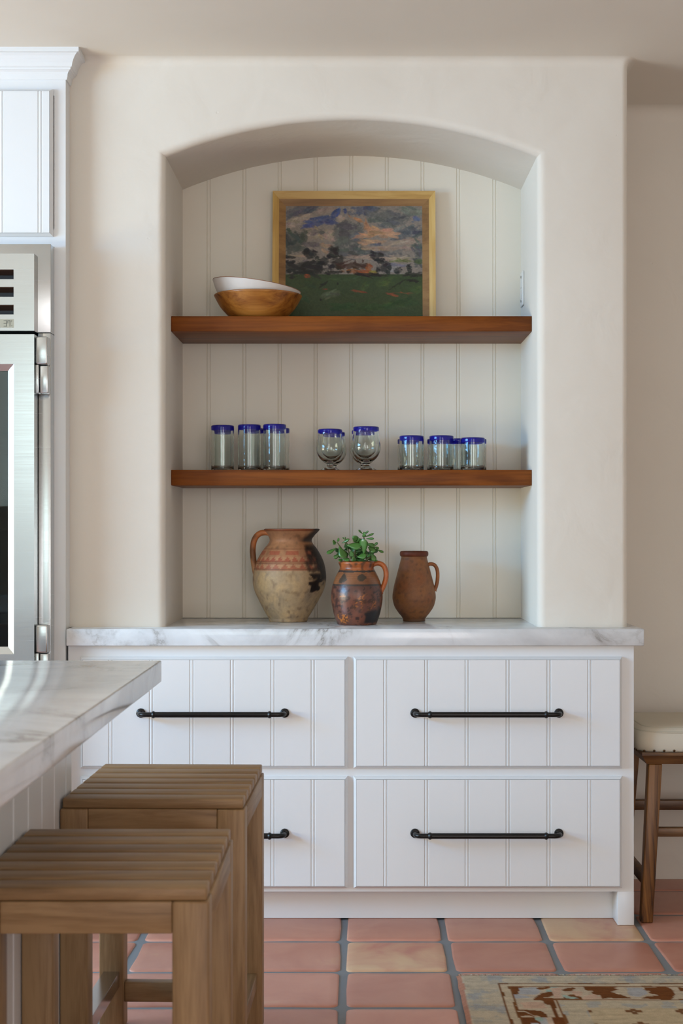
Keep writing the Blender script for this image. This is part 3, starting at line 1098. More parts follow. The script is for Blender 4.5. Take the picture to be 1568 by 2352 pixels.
BRN, BLU, TEAL, PNK = (112, 68, 36), (168, 166, 166), (152, 170, 158), (196, 164, 142)
RUGP = [(c, [ruv(*p) for p in zip(q[::2], q[1::2])]) for c, q in [
    (BRN, (335, 140, 480, 138, 475, 160, 440, 165, 435, 200, 390, 228, 350, 225)),
    (BRN, (540, 235, 575, 215, 610, 195, 660, 185, 680, 215, 620, 228, 740, 235, 800, 205, 870, 228, 872, 248, 660, 246, 540, 245)),
    (BRN, (888, 152, 1115, 152, 1100, 165, 1125, 172, 1070, 190, 1140, 210, 1215, 235, 1100, 235, 1060, 228, 1000, 240, 1000, 215, 950, 205, 945, 180, 900, 178)),
    (BRN, (1305, 160, 1445, 150, 1500, 180, 1510, 210, 1480, 245, 1270, 235, 1300, 222, 1390, 215, 1370, 205, 1330, 195, 1350, 185, 1300, 175)),
    (BRN, (1520, 160, 1600, 165, 1600, 180, 1530, 185)), (BRN, (560, 165, 640, 150, 660, 160, 600, 175)), (BRN, (735, 175, 800, 160, 830, 165, 770, 190)),
    (BRN, (355, 250, 390, 250, 385, 275, 440, 290, 450, 310, 600, 320, 640, 350, 640, 395, 600, 380, 590, 355, 540, 350, 480, 320, 400, 318, 375, 300)),
    (BRN, (600, 245, 680, 245, 715, 392, 690, 392, 655, 285, 620, 265)), (BRN, (385, 330, 480, 325, 550, 360, 490, 350, 450, 362, 400, 365)),
    (BLU, (440, 165, 560, 160, 600, 185, 560, 210, 440, 210)), (BLU, (400, 205, 540, 225, 400, 236)), (BLU, (1170, 165, 1290, 165, 1330, 200, 1260, 225, 1190, 215)),
    (TEAL, (645, 150, 725, 145, 720, 160, 650, 165)), (TEAL, (620, 175, 665, 172, 660, 188, 620, 188)), (TEAL, (740, 210, 845, 230, 810, 240, 760, 232)),
    (PNK, (670, 165, 735, 165, 725, 235, 690, 235, 665, 200)), (PNK, (795, 180, 875, 190, 870, 215, 820, 222)), (PNK, (875, 225, 960, 200, 1005, 235, 875, 248)),
    (PNK, (450, 265, 560, 255, 620, 270, 640, 300, 470, 300))]]


def in_poly(x, y, P):
    c = False
    j = len(P) - 1
    for i in range(len(P)):
        if (P[i][1] > y) != (P[j][1] > y) and x < (P[j][0] - P[i][0]) * (y - P[i][1]) / (P[j][1] - P[i][1]) + P[i][0]:
            c = not c
        j = i
    return c


def rug_col(u, v):
    """u from the left edge, v from the far edge (m) -> sRGB"""
    w = nz(u, v, 9, 3) * .004
    d = min(u - .105, v - .082) + w
    q = 0.009
    uq, vq = math.floor(u / q) * q, math.floor(v / q) * q
    st = 1 + .07 * nz(u * 2, v * 14, 6, 1) + .06 * nz(u, v, 60, 2)
    def sc(c): return tuple(min(255, max(0, x * st)) for x in c)
    if u < .012 + .004 * nz(u, v, 30, 5): return sc((176, 128, 108))
    if d < 0:
        t = nz(uq, vq, 16, 9) + .5 * nz(uq, vq, 50, 4)
        c = (188, 174, 152) if t < .05 else ((176, 167, 152) if t < .4 else (162, 160, 156))
        return sc(c)
    if d < .006: return sc((112, 70, 38))
    if d < .026: return sc((190, 172, 146))
    if d < .032: return sc((120, 78, 44))
    if d < .135:
        # brown guard band with blocky flowers and leaves
        if v < .36:
            us_ = .13 + (math.floor(u / .005) * .005 - .13) % .50 if u > .13 else u
            vs_ = math.floor(v / .004) * .004
            hit = None
            for c_, P_ in RUGP:
                if in_poly(us_, vs_, P_): hit = c_
            return sc(hit or (188, 171, 148))
        along = (u if v - .082 < u - .105 else v)
        acr = d - .084
        aq, cq = math.floor(along / .008) * .008, math.floor(acr / .008) * .008
        per = .235
        ph = (aq - .21) % per - per / 2
        r = math.hypot(ph * .8, cq * 1.1)
        pet = .050 + .018 * math.cos(5 * math.atan2(cq, ph)) + .006 * nz(aq, cq, 40, 7)
        if r < pet * .35: return sc((198, 164, 142))
        if r < pet:
            k = math.cos(3 * math.atan2(cq, ph) + 1)
            return sc((196, 172, 150) if k < .3 else ((172, 170, 168) if k < .85 else (154, 172, 160)))
        ph2 = abs(abs(ph) - per / 2 * .82)
        if ph2 < .020 + .012 * math.sin(cq * 160) and abs(cq) < .036:
            return sc((194, 176, 152) if cq > 0 else (174, 171, 168))
        if abs(cq) > .046 and nz(aq, cq, 20, 8) > .4: return sc((194, 172, 146))
        return sc((112, 66, 34))
    if d < .142: return sc((124, 82, 48))
    if d < .205:
        t = nz(uq, vq, 20, 12)
        return sc((190, 176, 152) if t < .1 else (172, 168, 160))
    # tan field with small stepped crosses
    px_, py_ = (u - .36) % .125 - .0625, (v - .36) % .10 - .05
    a_, b__ = abs(math.floor(px_ / .006)), abs(math.floor(py_ / .006))
    if (a_ <= 1 and b__ <= 3) or (a_ <= 3 and b__ <= 1):
        if not (a_ == 0 and b__ == 0): return sc((122, 86, 58))
    return sc((192, 174, 144))


def grid_obj(name, nu, nv, pos, col, mat, parent=None):
    vs = np.empty((nu * nv, 3), np.float32)
    cs = np.ones((nu * nv, 4), np.float32)
    for j in range(nv):
        for i in range(nu):
            vs[j * nu + i] = pos(i / (nu - 1), j / (nv - 1))
            cs[j * nu + i, :3] = lin(col(i / (nu - 1), j / (nv - 1)))
    idx = np.arange(nu * nv).reshape(nv, nu)
    fs = np.stack([idx[:-1, :-1], idx[:-1, 1:], idx[1:, 1:], idx[1:, :-1]], -1).reshape(-1, 4)
    c = (vs.min(0) + vs.max(0)) / 2
    me = bpy.data.meshes.new(name)
    me.vertices.add(nu * nv); me.vertices.foreach_set('co', (vs - c).ravel())
    nf = len(fs)
    me.loops.add(nf * 4); me.polygons.add(nf)
    me.polygons.foreach_set('loop_start', np.arange(nf) * 4)
    me.polygons.foreach_set('loop_total', np.full(nf, 4))
    me.loops.foreach_set('vertex_index', fs.ravel())
    me.update(calc_edges=True); me.validate()
    at = me.color_attributes.new('Col', 'FLOAT_COLOR', 'POINT')
    at.data.foreach_set('color', cs.ravel())
    me.materials.append(mat)
    o = bpy.data.objects.new(name, me)
    o.location = Vector(c) - wl(parent)
    o.parent = parent
    COL.objects.link(o)
    return o


rug = thing('rug', 'faded patterned wool rug with brown border on the tile floor', 'rug', (1.1, 3.4, 0))


def rug_pos(a, b_):
    u, v_ = a * (RX1 - RX0), b_ * (RY1 - RY0)
    e = min(u, v_, .02) / .02
    return (RX0 + u + (.003 * nz(u, v_, 14, 20) if u < .03 else 0), RY1 - v_ + (.004 * nz(u, v_, 12, 21) if v_ < .03 else 0), .001 + .006 * min(1, e * 1.5) + .0006 * nz(u, v_, 9, 22))


grid_obj('weave', 360, 290, rug_pos, lambda a, b_: rug_col(a * (RX1 - RX0), b_ * (RY1 - RY0)), M['rug'], rug)
v, f = [], []
for k in range(520):
    x = RX0 + .004 + k * (RX1 - RX0 - .008) / 520 + R.uniform(-.0008, .0008)
    L = R.uniform(.004, .013)
    dx = R.uniform(-.004, .004)
    w_ = .0011
    y_ = RY1 - .003
    n = len(v)
    v += [(x - w_, y_, .004), (x + w_, y_, .004), (x, y_, .0062), (x + dx - w_ * .6, y_ + L, .0022), (x + dx + w_ * .6, y_ + L, .0022), (x + dx, y_ + L, .0042)]
    f += [(n, n + 1, n + 4, n + 3), (n + 1, n + 2, n + 5, n + 4), (n + 2, n, n + 3, n + 5), (n + 3, n + 4, n + 5)]
o = mk('fringe', v, f, M['fringe'], rug); fix_normals(o); o['kind'] = 'stuff'

# ------------------------------------------------------------------ shelves
S1T, S1B = 1.903, 1.854
S2T, S2B = 1.409, 1.359
SY = 4.755
s1 = box('wall_shelf', XL + .0005, XR - .0005, SY, YB - .0005, S1B, S1T, M['shelf'], None, .0015)
tag(s1, 'upper dark wood shelf, holding the painting and bowls', 'shelf', 'thick wooden shelves in the niche')
s2 = box('wall_shelf', XL + .0005, XR - .0005, SY, YB - .0005, S2B, S2T, M['shelf'], None, .0015)
tag(s2, 'lower dark wood shelf, holding the blue-rimmed glasses', 'shelf', 'thick wooden shelves in the niche')

# switch plate on the right niche side
sp_ = thing('wall_outlet', 'white outlet plate on the right side of the niche', 'outlet', (XR, 5.01, 2.03))
o = mk('plate', boxv(XR - .006, XR - .0003, 4.975, 5.045, 1.973, 2.088), BOXF, M['plastic'], sp_); bevel_mesh(o, .002, 2)
for z in (1.99, 2.071):
    v, f = tube_geo([(XR - .0061, 5.01, z), (XR - .0085, 5.01, z)], [.0045, .0035], 10)
    fix_normals(mk('screw', v, f, M['steeldark'], sp_, smooth=True))
for z in (2.012, 2.049):
    box('socket', XR - .0075, XR - .006, 4.997, 5.023, z - .014, z + .014, M['plastic'], sp_, .001)

# ------------------------------------------------------------------ painting
pt = thing('framed_painting', 'landscape oil painting in a gilt frame leaning on the upper shelf', 'painting', (0, 0, 0))
PW, PH = 0.553, 0.466
RW, LW = 0.0215, 0.0225       # gilt rail and liner widths
RBOT = 0.017


def mitre(name, a, b_, inset, dirn, z0, z1, mat, parent):
    """mitred rail: a, b_ outer corners, inset towards dirn; y front z0 (outer) to z1 (inner)"""
    a, b_ = Vector(a), Vector(b_)
    t_ = (b_ - a).normalized()
    d = Vector(dirn)
    ia, ib_ = a + d * inset[0] + t_ * inset[1], b_ + d * inset[0] - t_ * inset[1]
    v = []
    for q, y in ((a, z0), (b_, z0), (ib_, z1), (ia, z1)): v.append((q.x, y, q.y))
    for q in (a, b_, ib_, ia): v.append((q.x, 0.0, q.y))
    f = [(0, 1, 2, 3), (4, 7, 6, 5), (0, 4, 5, 1), (1, 5, 6, 2), (2, 6, 7, 3), (3, 7, 4, 0)]
    o = mk(name, v, f, mat, parent); fix_normals(o)
    return o


def rails(name, x0, x1, z0, z1, wside, wtop, wbot, yo, yi, mats):
    mitre(name, (x0, z1), (x1, z1), (wtop, wside), (0, -1), yo, yi, mats[0], pt)
    mitre(name, (x0, z0), (x0, z1), (wside, wtop), (1, 0), yo, yi, mats[1], pt)
    mitre(name, (x1, z0), (x1, z1), (wside, wtop), (-1, 0), yo, yi, mats[1], pt)
    mitre(name, (x0, z0), (x1, z0), (wbot, wside), (0, 1), yo, yi, mats[0], pt)


rails('frame_rail', -PW / 2, PW / 2, 0, PH, RW, RW + .004, RBOT, -.030, -.020, (M['gilt'], M['giltlit']))
rails('liner_rail', -PW / 2 + RW, PW / 2 - RW, RBOT, PH - RW - .004, LW, LW, .012, -.0205, -.013, (M['liner'], M['liner']))
cx0, cx1 = -PW / 2 + RW + LW, PW / 2 - RW - LW
cz0, cz1 = RBOT + .012, PH - RW - .004 - LW

# oil paint: colours laid down stroke by stroke
GW_, GH_ = 330, 290
img = np.zeros((GH_, GW_, 3))
yy, xx = np.mgrid[0:GH_, 0:GW_]
U = 560 + xx / (GW_ - 1) * 820          # stroke coordinates of the canvas
V = 157 + yy / (GH_ - 1) * 705
rs = np.random.RandomState(4)
img[:] = (126, 118, 110)
img[V > 588] = (52, 68, 40)


def smooth_noise(n, seed):
    r = np.random.RandomState(seed)
    g = r.rand(n, n)
    ix = xx / (GW_ - 1) * (n - 1.001); iy_ = yy / (GH_ - 1) * (n - 1.001)
    a, b_ = ix.astype(int), iy_.astype(int)
    fx, fy = ix - a, iy_ - b_
    return (g[b_, a] * (1 - fx) + g[b_, a + 1] * fx) * (1 - fy) + (g[b_ + 1, a] * (1 - fx) + g[b_ + 1, a + 1] * fx) * fy


N1, N2, N3 = smooth_noise(14, 1), smooth_noise(40, 2), smooth_noise(110, 3)


def dab(cx_, cy_, w, h, deg, col, soft, strength=1.0):
    a = math.radians(deg)
    dx, dy = U - cx_, V - cy_
    p, q = dx * math.cos(a) + dy * math.sin(a), -dx * math.sin(a) + dy * math.cos(a)
    r = np.abs(p / (w / 2)) ** 2.2 + np.abs(q / (h / 2)) ** 2.2
    # dry-brush ends: bristles run out at different lengths
    br = np.sin(q * 1.3 + 7 * N1) * .5 + np.sin(q * 3.1 + 3) * .3
    r = r + (N1 - .5) * .8 + (N2 - .5) * 1.1 + (N3 - .5) * .5 + br * .35 * np.abs(p / (w / 2))
    al = np.clip((1.0 - r) / soft, 0, 1) * (0.84 + .16 * br) * strength
    c = np.array(col) * (1 + .09 * br[..., None] + .2 * (N2[..., None] - .5))
    img[:] = img * (1 - al[..., None]) + c * al[..., None]


def stroke(cx_, cy_, w, h, deg, col, soft=.5):
    dab(cx_, cy_, w, h, deg, col, soft, .8)
    n = int(3 + w * h / 1800)
    a = math.radians(deg)
    for _ in range(min(n, 9)):
        p, q = rs.uniform(-.42, .42) * w, rs.uniform(-.42, .42) * h
        k = np.array(col) * rs.uniform(.84, 1.16) + rs.uniform(-7, 7, 3)
        L = max(w, h)
        dg = deg + rs.uniform(-28, 28) + (0 if w > h else rs.choice((0, 60)))
        dab(cx_ + p * math.cos(a) - q * math.sin(a), cy_ + p * math.sin(a) + q * math.cos(a), rs.uniform(.3, .6) * L, max(7, rs.uniform(.16, .3) * min(w, h) + 5), dg, k, .6, .75)


for s in [
    (620, 190, 150, 60, -25, (84, 84, 94)), (700, 185, 150, 44, -30, (74, 78, 92)), (640, 245, 180, 50, -15, (156, 142, 128)),
    (600, 280, 100, 50, -10, (150, 136, 124)), (800, 185, 110, 40, -15, (148, 130, 118)), (900, 250, 60, 90, -30, (156, 138, 122)),
    (720, 330, 150, 90, -8, (140, 126, 114)), (830, 340, 80, 90, 0, (148, 130, 114)),
    (765, 255, 200, 62, -8, (62, 74, 116)), (862, 206, 70, 40, -40, (60, 72, 118)), (918, 195, 20, 46, 0, (56, 68, 114)),
    (1020, 190, 180, 62, -8, (72, 78, 98)), (1180, 235, 300, 120, 5, (88, 92, 92)), (1310, 185, 160, 54, 8, (106, 114, 104)),
    (1345, 240, 60, 44, 0, (80, 92, 122)), (1290, 325, 190, 90, -14, (78, 84, 92)), (1240, 300, 120, 20, -30, (112, 118, 112)),
    (930, 335, 190, 200, -42, (84, 87, 86)), (930, 440, 190, 100, 0, (80, 83, 82)),
    (985, 240, 100, 24, 22, (172, 120, 84)), (1060, 300, 130, 32, 58, (170, 122, 88)), (1135, 325, 200, 62, 10, (166, 126, 98)),
    (1030, 345, 140, 34, -5, (172, 130, 98)), (1080, 385, 160, 40, 0, (162, 128, 100)), (1130, 425, 230, 44, 0, (150, 128, 110)),
    (1270, 385, 240, 42, -4, (150, 132, 118)), (1280, 425, 200, 34, 0, (140, 124, 112)), (1095, 402, 84, 24, 0, (72, 80, 96)),
    (1130, 455, 260, 40, 0, (92, 96, 98)), (1350, 450, 70, 160, 0, (72, 78, 80)),
    (600, 390, 100, 180, 0, (62, 70, 66)), (668, 355, 54, 90, 0, (62, 70, 64)), (760, 330, 22, 110, -25, (152, 134, 110)), (740, 325, 90, 40, -20, (104, 98, 96)),
    (720, 400, 110, 36, 5, (98, 92, 96)), (800, 410, 80, 30, 20, (150, 124, 100)), (790, 440, 60, 30, 40, (150, 124, 98)),
    (1080, 485, 340, 24, 2, (160, 140, 122)), (1250, 488, 170, 18, 0, (146, 132, 112)), (640, 470, 120, 18, 0, (150, 132, 112)), (1260, 505, 160, 16, 0, (98, 104, 62)),
    (715, 460, 96, 70, 0, (28, 29, 30)), (690, 545, 300, 100, 0, (28, 30, 30)), (850, 450, 64, 90, 0, (34, 32, 30)), (865, 510, 110, 90, 0, (34, 32, 30)),
    (785, 510, 90, 80, 0, (27, 29, 29)), (595, 480, 70, 20, 0, (28, 30, 30)), (590, 510, 80, 20, 0, (28, 30, 30)), (680, 500, 60, 14, -8, (110, 104, 104)), (640, 565, 50, 12, 0, (100, 96, 92)),
    (965, 532, 200, 46, 2, (58, 38, 30)), (985, 572, 210, 28, 2, (134, 74, 38)), (1060, 545, 34, 56, 0, (140, 80, 44)), (978, 505, 14, 24, 0, (70, 50, 44)), (1022, 505, 14, 24, 0, (70, 50, 44)),
    (1085, 572, 46, 18, 0, (128, 122, 54)), (1225, 528, 140, 26, 4, (116, 116, 134)), (1215, 555, 70, 44, 0, (138, 138, 138)),
    (1108, 472, 84, 56, 15, (28, 31, 34)), (1120, 495, 60, 30, 0, (28, 31, 34)), (1150, 540, 84, 90, 0, (28, 31, 34)), (1235, 562, 66, 46, 0, (29, 31, 30)), (1300, 555, 30, 60, -30, (30, 32, 32)),
    (1335, 590, 120, 40, 0, (30, 32, 28)), (1060, 590, 200, 18, 4, (32, 32, 28)), (830, 578, 140, 26, 0, (28, 29, 28)), (935, 572, 40, 18, 0, (30, 30, 28)), (1360, 505, 50, 40, 0, (72, 88, 54)),
    (660, 575, 180, 26, 0, (29, 30, 29)), (600, 605, 60, 20, 0, (30, 32, 28)),
    (830, 715, 120, 46, -18, (84, 94, 70)), (1160, 640, 120, 60, -10, (66, 84, 44)), (1040, 660, 90, 40, -40, (64, 82, 44)), (1340, 680, 100, 60, -20, (60, 80, 42)),
    (900, 620, 200, 30, 0, (62, 80, 50)), (640, 740, 120, 60, 10, (46, 66, 40)), (1000, 790, 400, 60, 0, (44, 74, 38)), (1250, 770, 220, 60, -5, (46, 72, 40)), (700, 650, 160, 50, -10, (50, 66, 40)),
    (790, 650, 76, 14, -36, (30, 36, 24)), (1230, 650, 130, 9, -35, (34, 40, 28)), (1320, 625, 100, 20, 4, (30, 32, 25)), (872, 645, 14, 18, 0, (30, 34, 24)), (770, 748, 8, 16, 0, (24, 28, 20)),
    (1000, 695, 100, 16, 9, (134, 70, 44)), (1205, 716, 84, 14, 13, (128, 66, 44)), (1272, 705, 100, 14, 6, (124, 64, 42)), (690, 597, 44, 28, 0, (128, 60, 34)), (800, 680, 34, 11, 0, (108, 64, 40)),
]:
    stroke(*s)
img *= (0.93 + .14 * N3[..., None])
img = np.clip(img, 0, 255)


def pcol(a, b_):
    c = img[min(GH_ - 1, int(round(b_ * (GH_ - 1)))), min(GW_ - 1, int(round(a * (GW_ - 1))))]
    return tuple(c * 1.06)


def ppos(a, b_):
    j, i = min(GH_ - 1, int(round(b_ * (GH_ - 1)))), min(GW_ - 1, int(round(a * (GW_ - 1))))
    return (cx0 + a * (cx1 - cx0), -.0125 - .0006 * N2[j, i], cz1 - b_ * (cz1 - cz0))


grid_obj('canvas', GW_, GH_, ppos, pcol, M['paintc'], pt)
box('back_board', cx0 - .01, cx1 + .01, -.0118, -.002, cz0 - .01, cz1 + .01, M['liner'], pt)
lean = math.atan2(0.042, PH)
pt.location = ((812 - 818) * 5.03 / FPX + .001, YB - .048, S1T + .0005)
pt.rotation_euler.x = -lean

# ------------------------------------------------------------------ bowls
bx, by = (592.5 - 818) * 4.86 / FPX, 4.86
wprof = smooth_pts([(0.076, 0.0), (0.080, .001), (0.098, .0145), (0.124, .0435), (0.1445, .080)], 5)
iprof = smooth_pts([(0.1375, .080), (0.116, .046), (0.088, .019), (0.05, .009), (0.0, .008)], 5)
bw = lathe('wooden_bowl', [(0.0, 0.0)] + wprof + [(.1432, .0815), (.1392, .0815)] + iprof, M['bowlwood'], None, (bx, by, S1T + .0005), 64)
tag(bw, 'grained brown wooden bowl on the upper shelf, below the white bowl', 'bowl')
wb2 = thing('white_bowl', 'whitewashed bowl tilted inside the wooden bowl on the upper shelf', 'bowl', (0, 0, 0))
op = smooth_pts([(0.055, 0.0), (0.080, .006), (0.112, .032), (0.133, .062), (0.1455, .088)], 5)
ip = smooth_pts([(0.140, .088), (0.126, .060), (0.104, .034), (0.06, .012), (0.0, .009)], 5)
lathe('bowl_body', [(0.0, 0.0)] + op, M['bowlwhite'], wb2, (0, 0, 0), 64)
lathe('bowl_inside', ip, M['bowlrim'], wb2, (0, 0, 0.0001), 64)
lathe('bowl_lip', [(.1456, .0878), (.1456, .0898), (.1398, .0898), (.1398, .0878)], M['bowlrim'], wb2, (0, 0, 0), 64, closed=True)
wb2.location = (bx - .0165, by, S1T + .0245)
wb2.rotation_euler.y = math.radians(8.0)

# ------------------------------------------------------------------ glasses on the lower shelf


def tumbler_meshes(r, h, wall=.0024, flare=1.0):
    band = .0155
    rim = [(r * flare, h - band), (r * flare + .0003, h - .006), (r * flare, h - .002), (r * flare - wall * .5, h), (r * flare - wall - .0002, h - .002), (r * flare - wall, h - band)]
    body = [(0, 0), (r * .93, 0), (r * .985, .0025), (r, .006), (r, .010), (r * .998, .02), (r * .995, h * .35), (r * 1.0, h * .7), (r * flare, h - band), (r * flare - wall, h - band), (r - wall, h * .7), (r * .995 - wall, h * .35), (r * .998 - wall, .02), (r - wall, .012), (r - wall - .0008, .0085), (r - wall - .004, .0065), (r * .8, .0060), (r * .6, .0060), (0, .0075)]
    return body, rim, 8


def goblet_meshes(s):
    band = .013
    H_ = .1345
    outer = [(0, 0), (.030, 0), (.0325, .002), (.024, .007), (.013, .013), (.0105, .018), (.012, .022), (.021, .028), (.034, .040), (.0425, .056), (.045, .072), (.0435, .092), (.0405, .110), (.0396, H_ - band)]
    inner = [(.0366, H_ - band), (.0378, .110), (.0408, .092), (.0423, .072), (.0398, .057), (.031, .043), (.018, .033), (0, .029)]
    rim = [(.0396, H_ - band), (.0402, H_ - .006), (.0400, H_ - .002), (.0383, H_), (.0366, H_ - .002), (.0366, H_ - band)]
    so_ = smooth_pts(outer, 3)
    return [(a * s, b_ * s) for a, b_ in so_] + [(a * s, b_ * s) for a, b_ in smooth_pts(inner, 3)], [(a * s, b_ * s) for a, b_ in rim], len(so_) - 1


def glassware(name, label, group, px, dep, shape, rot=0.0, cat='glass'):
    x = (px - 818) * dep / FPX
    t = thing(name, label, cat, (x, dep, S2T + .0006), group)
    body, rim, cut = shape
    lathe('bowl' if 'goblet' in name else 'tumbler', body, M['glass'], t, t.location, 40, skip=(cut,), keep=True)
    r_ = lathe('rim', rim, M['blue'], t, t.location, 40, keep=True)
    r_['label'] = 'cobalt blue rim'
    t.rotation_euler.z = rot
    return t


g = 'tall blue-rimmed tumblers on the lower shelf'
for px, dep, hh, lab in ((511, 4.825, .1465, 'front row, leftmost of the three tall ones'), (572.5, 4.83, .1490, 'front row, middle of the three tall ones'), (630.5, 4.825, .1500, 'front row, nearest the goblets'),
                         (511, 4.95, .143, 'directly behind the leftmost tall one'), (581, 4.955, .146, 'back row, between middle and right front ones'), (640, 4.95, .146, 'back row, nearest the goblets')):
    glassware('tall_tumbler', 'tall clear glass tumbler with blue rim, ' + lab, g, px, dep, tumbler_meshes(.0375 if dep < 4.9 else .036, hh), R.random() * 6)
g = 'blue-rimmed stemmed goblets on the lower shelf'
for px, dep, s, lab in ((757.5, 4.83, 1.0, 'front left'), (840.5, 4.82, 1.055, 'front right, largest'), (765, 4.955, .99, 'behind the front left goblet'), (836, 4.955, 1.04, 'behind the front right goblet')):
    glassware('stemmed_goblet', 'round clear glass goblet with blue rim and short stem, ' + lab, g, px, dep, goblet_meshes(s), R.random() * 6)
g = 'short blue-rimmed tumblers on the lower shelf'
for px, dep, hh, lab in ((945, 4.82, .1125, 'front row, nearest the goblets'), (1013.5, 4.82, .1125, 'front row, middle of the three'), (1085, 4.82, .106, 'front row, rightmost on the shelf'),
                         (939, 4.94, .109, 'back row, nearest the goblets'), (1007, 4.93, .109, 'back row, behind the middle short tumbler'), (1055, 4.99, .113, 'back row, in the gap before the last one'), (1090, 4.915, .108, 'back row, behind the rightmost')):
    glassware('short_tumbler', 'short clear glass tumbler with blue rim, ' + lab, g, px, dep, tumbler_meshes(.0395 if dep < 4.9 else .0385, hh, .0026, 1.0), R.random() * 6)

# ------------------------------------------------------------------ earthenware jugs


def mixc(a, b_, t):
    t = min(1, max(0, t))
    return tuple(p + (q - p) * t for p, q in zip(a, b_))


def sst(a, b_, x):
    t = min(1, max(0, (x - a) / (b_ - a)))
    return t * t * (3 - 2 * t)


def jug(name, label, base, prof, cxf, deform, wallt, colfn, mat, handle, handle_col, flat, hr):
    t = thing(name, label, 'jug', base)
    out = smooth_pts(prof, 8)
    top = out[-1]
    inn = [(max(.002, r - wallt), z) for r, z in out[::-1] if z > top[1] * .35]
    pr = [(0.0, 0.0)] + out + [(top[0] - wallt * .5, top[1] + .0012)] + inn + [(0.0, inn[-1][1])]
    b_ = lathe('jug_body', pr, mat, t, base, 144, cxf, deform=deform)
    off = Vector(b_.location)
    colour_verts(b_, lambda co: colfn(co + off))
    pts = smooth_pts(handle, 6)
    wp = [Vector(base) + Vector((p[0], p[1], p[2])) for p in pts]
    rad = [hr * (1.25 if i < 2 or i > len(wp) - 3 else 1.0) for i in range(len(wp))]
    h = tube('handle', wp, rad, mat, t, 14, Vector((0, 1, 0)), flat)
    off2 = Vector(h.location)
    colour_verts(h, lambda co: handle_col(co + off2))
    return t


# large two-tone jug
k1 = 4.89 / FPX / 3.015
d1 = 4.89
base1 = ((540 + 372 / 3.015 - 818) * d1 / FPX, d1, ZT + .0006)
P1 = [(130, 752), (134, 742), (137, 728), (158, 695), (184, 650), (210, 600), (235, 550), (250, 500), (254, 450), (248, 400), (236, 350), (214, 300), (183, 250), (160, 222), (147, 200), (147, 182), (158, 160), (176, 135), (186, 122), (187, 114)]
prof1 = [(r * k1, (752 - y) * k1) for r, y in P1]
cx1f = lambda z: (-6 + 21 * min(1, z / (640 * k1))) * k1


def def1(p):
    # pulled spout on the right of the rim
    a = math.atan2(p.y, p.x)
    w = math.exp(-(a / .45) ** 2) * sst(.265, .305, p.z)
    p.x += w * .005
    return p


def col1(p):
    x, y, z = p
    yc_ = 752 - z / k1
    a = math.degrees(math.atan2(x, -y))            # 0 towards the room, + to the right
    n1 = noise.noise(Vector((x * 18, y * 18, z * 18))); n2 = noise.noise(Vector((x * 55, y * 55, z * 55 + 5)))
    n3 = noise.noise(Vector((x * 140, y * 140, z * 60 + 9)))
    if yc_ > 395:
        c = mixc((186, 154, 112), (158, 136, 108), .5 + n1 * .9 + n2 * .4)
        c = mixc(c, (196, 160, 108), sst(.0, .6, n1 + .3 * n2) * .6)
        c = mixc(c, (120, 106, 92), sst(.0, .7, noise.noise(Vector((x * 30, y * 30, z * 16 + 2))) + .5 * n3) * .45)
    else:
        c = mixc((176, 126, 88), (150, 104, 74), .5 + n1 + n2 * .5)
        ph = math.radians(a) * 9.5
        if 262 < yc_ < 292 and math.sin(ph * 1.0) > -.4: c = mixc(c, (164, 84, 60), .75)
        if 303 < yc_ < 334:
            tri = abs(((a / 13.0) % 1) - .5) * 2
            c = mixc(c, (160, 82, 58), .8) if tri > (334 - yc_) / 31 * .9 else mixc(c, (186, 142, 104), .6)
        if 352 < yc_ < 386:
            tri = abs(((a / 14.5 + .3) % 1) - .5) * 2
            c = mixc(c, (162, 88, 62), .7) if tri > (386 - yc_) / 34 * .95 else mixc(c, (188, 146, 108), .6)
        for ln in (252, 297, 338, 347, 390):
            if abs(yc_ - ln) < 3: c = mixc(c, (112, 66, 46), .7)
        if yc_ < 250: c = mixc(c, (150, 104, 70), .5 + n1)
    if yc_ < 128: c = mixc(c, (120, 62, 34), .8)
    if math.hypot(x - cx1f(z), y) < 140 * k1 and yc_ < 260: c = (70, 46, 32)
    # scorch marks
    s = sst(36, 58, a + 26 * n1 + 14 * n2 + 6 * n3) * sst(215, 250, yc_ + 20 * n1) * (1 - sst(450, 485, yc_ - 70 * max(0, n2) + 30 * n1))
    s = max(s, sst(28, 60, a + 25 * n1 + 10 * n2) * (1 - sst(190, 215, yc_)) * .85)
    s = max(s, (1 - sst(5, 12, abs(a - 48) + 16 * n2)) * sst(400, 430, yc_) * (1 - sst(535, 560, yc_ + 30 * n2)))
    s = max(s, sst(.05, .4, n1 + .3 * n2) * sst(700, 740, yc_) * (a > 10) * .8)
    c = mixc(c, (34, 24, 20), s)
    return mixc(c, (104, 78, 56), sst(.2, .8, n2 + .5 * n3) * .45)


def hc1(p):
    n1 = noise.noise(Vector((p.x * 40, p.y * 40, p.z * 25)))
    c = mixc((190, 118, 70), (168, 128, 92), sst(.26, .16, p.z) if p.z < .26 else 0)
    return mixc(c, (92, 62, 42), sst(.0, .5, n1) * .7)


H1 = [(245, 142), (200, 138), (160, 152), (133, 190), (122, 250), (126, 320), (136, 390), (148, 440), (160, 480)]
h1 = [((x - 372) * k1, -.004 if i else -.01, (752 - y) * k1) for i, (x, y) in enumerate(H1)]
jug('large_jug', 'largest clay jug, pale body with red bands and black scorch marks, handle on left', base1, prof1, cx1f, def1, .0075, col1, M['pot'], h1, hc1, 1.5, .0098)

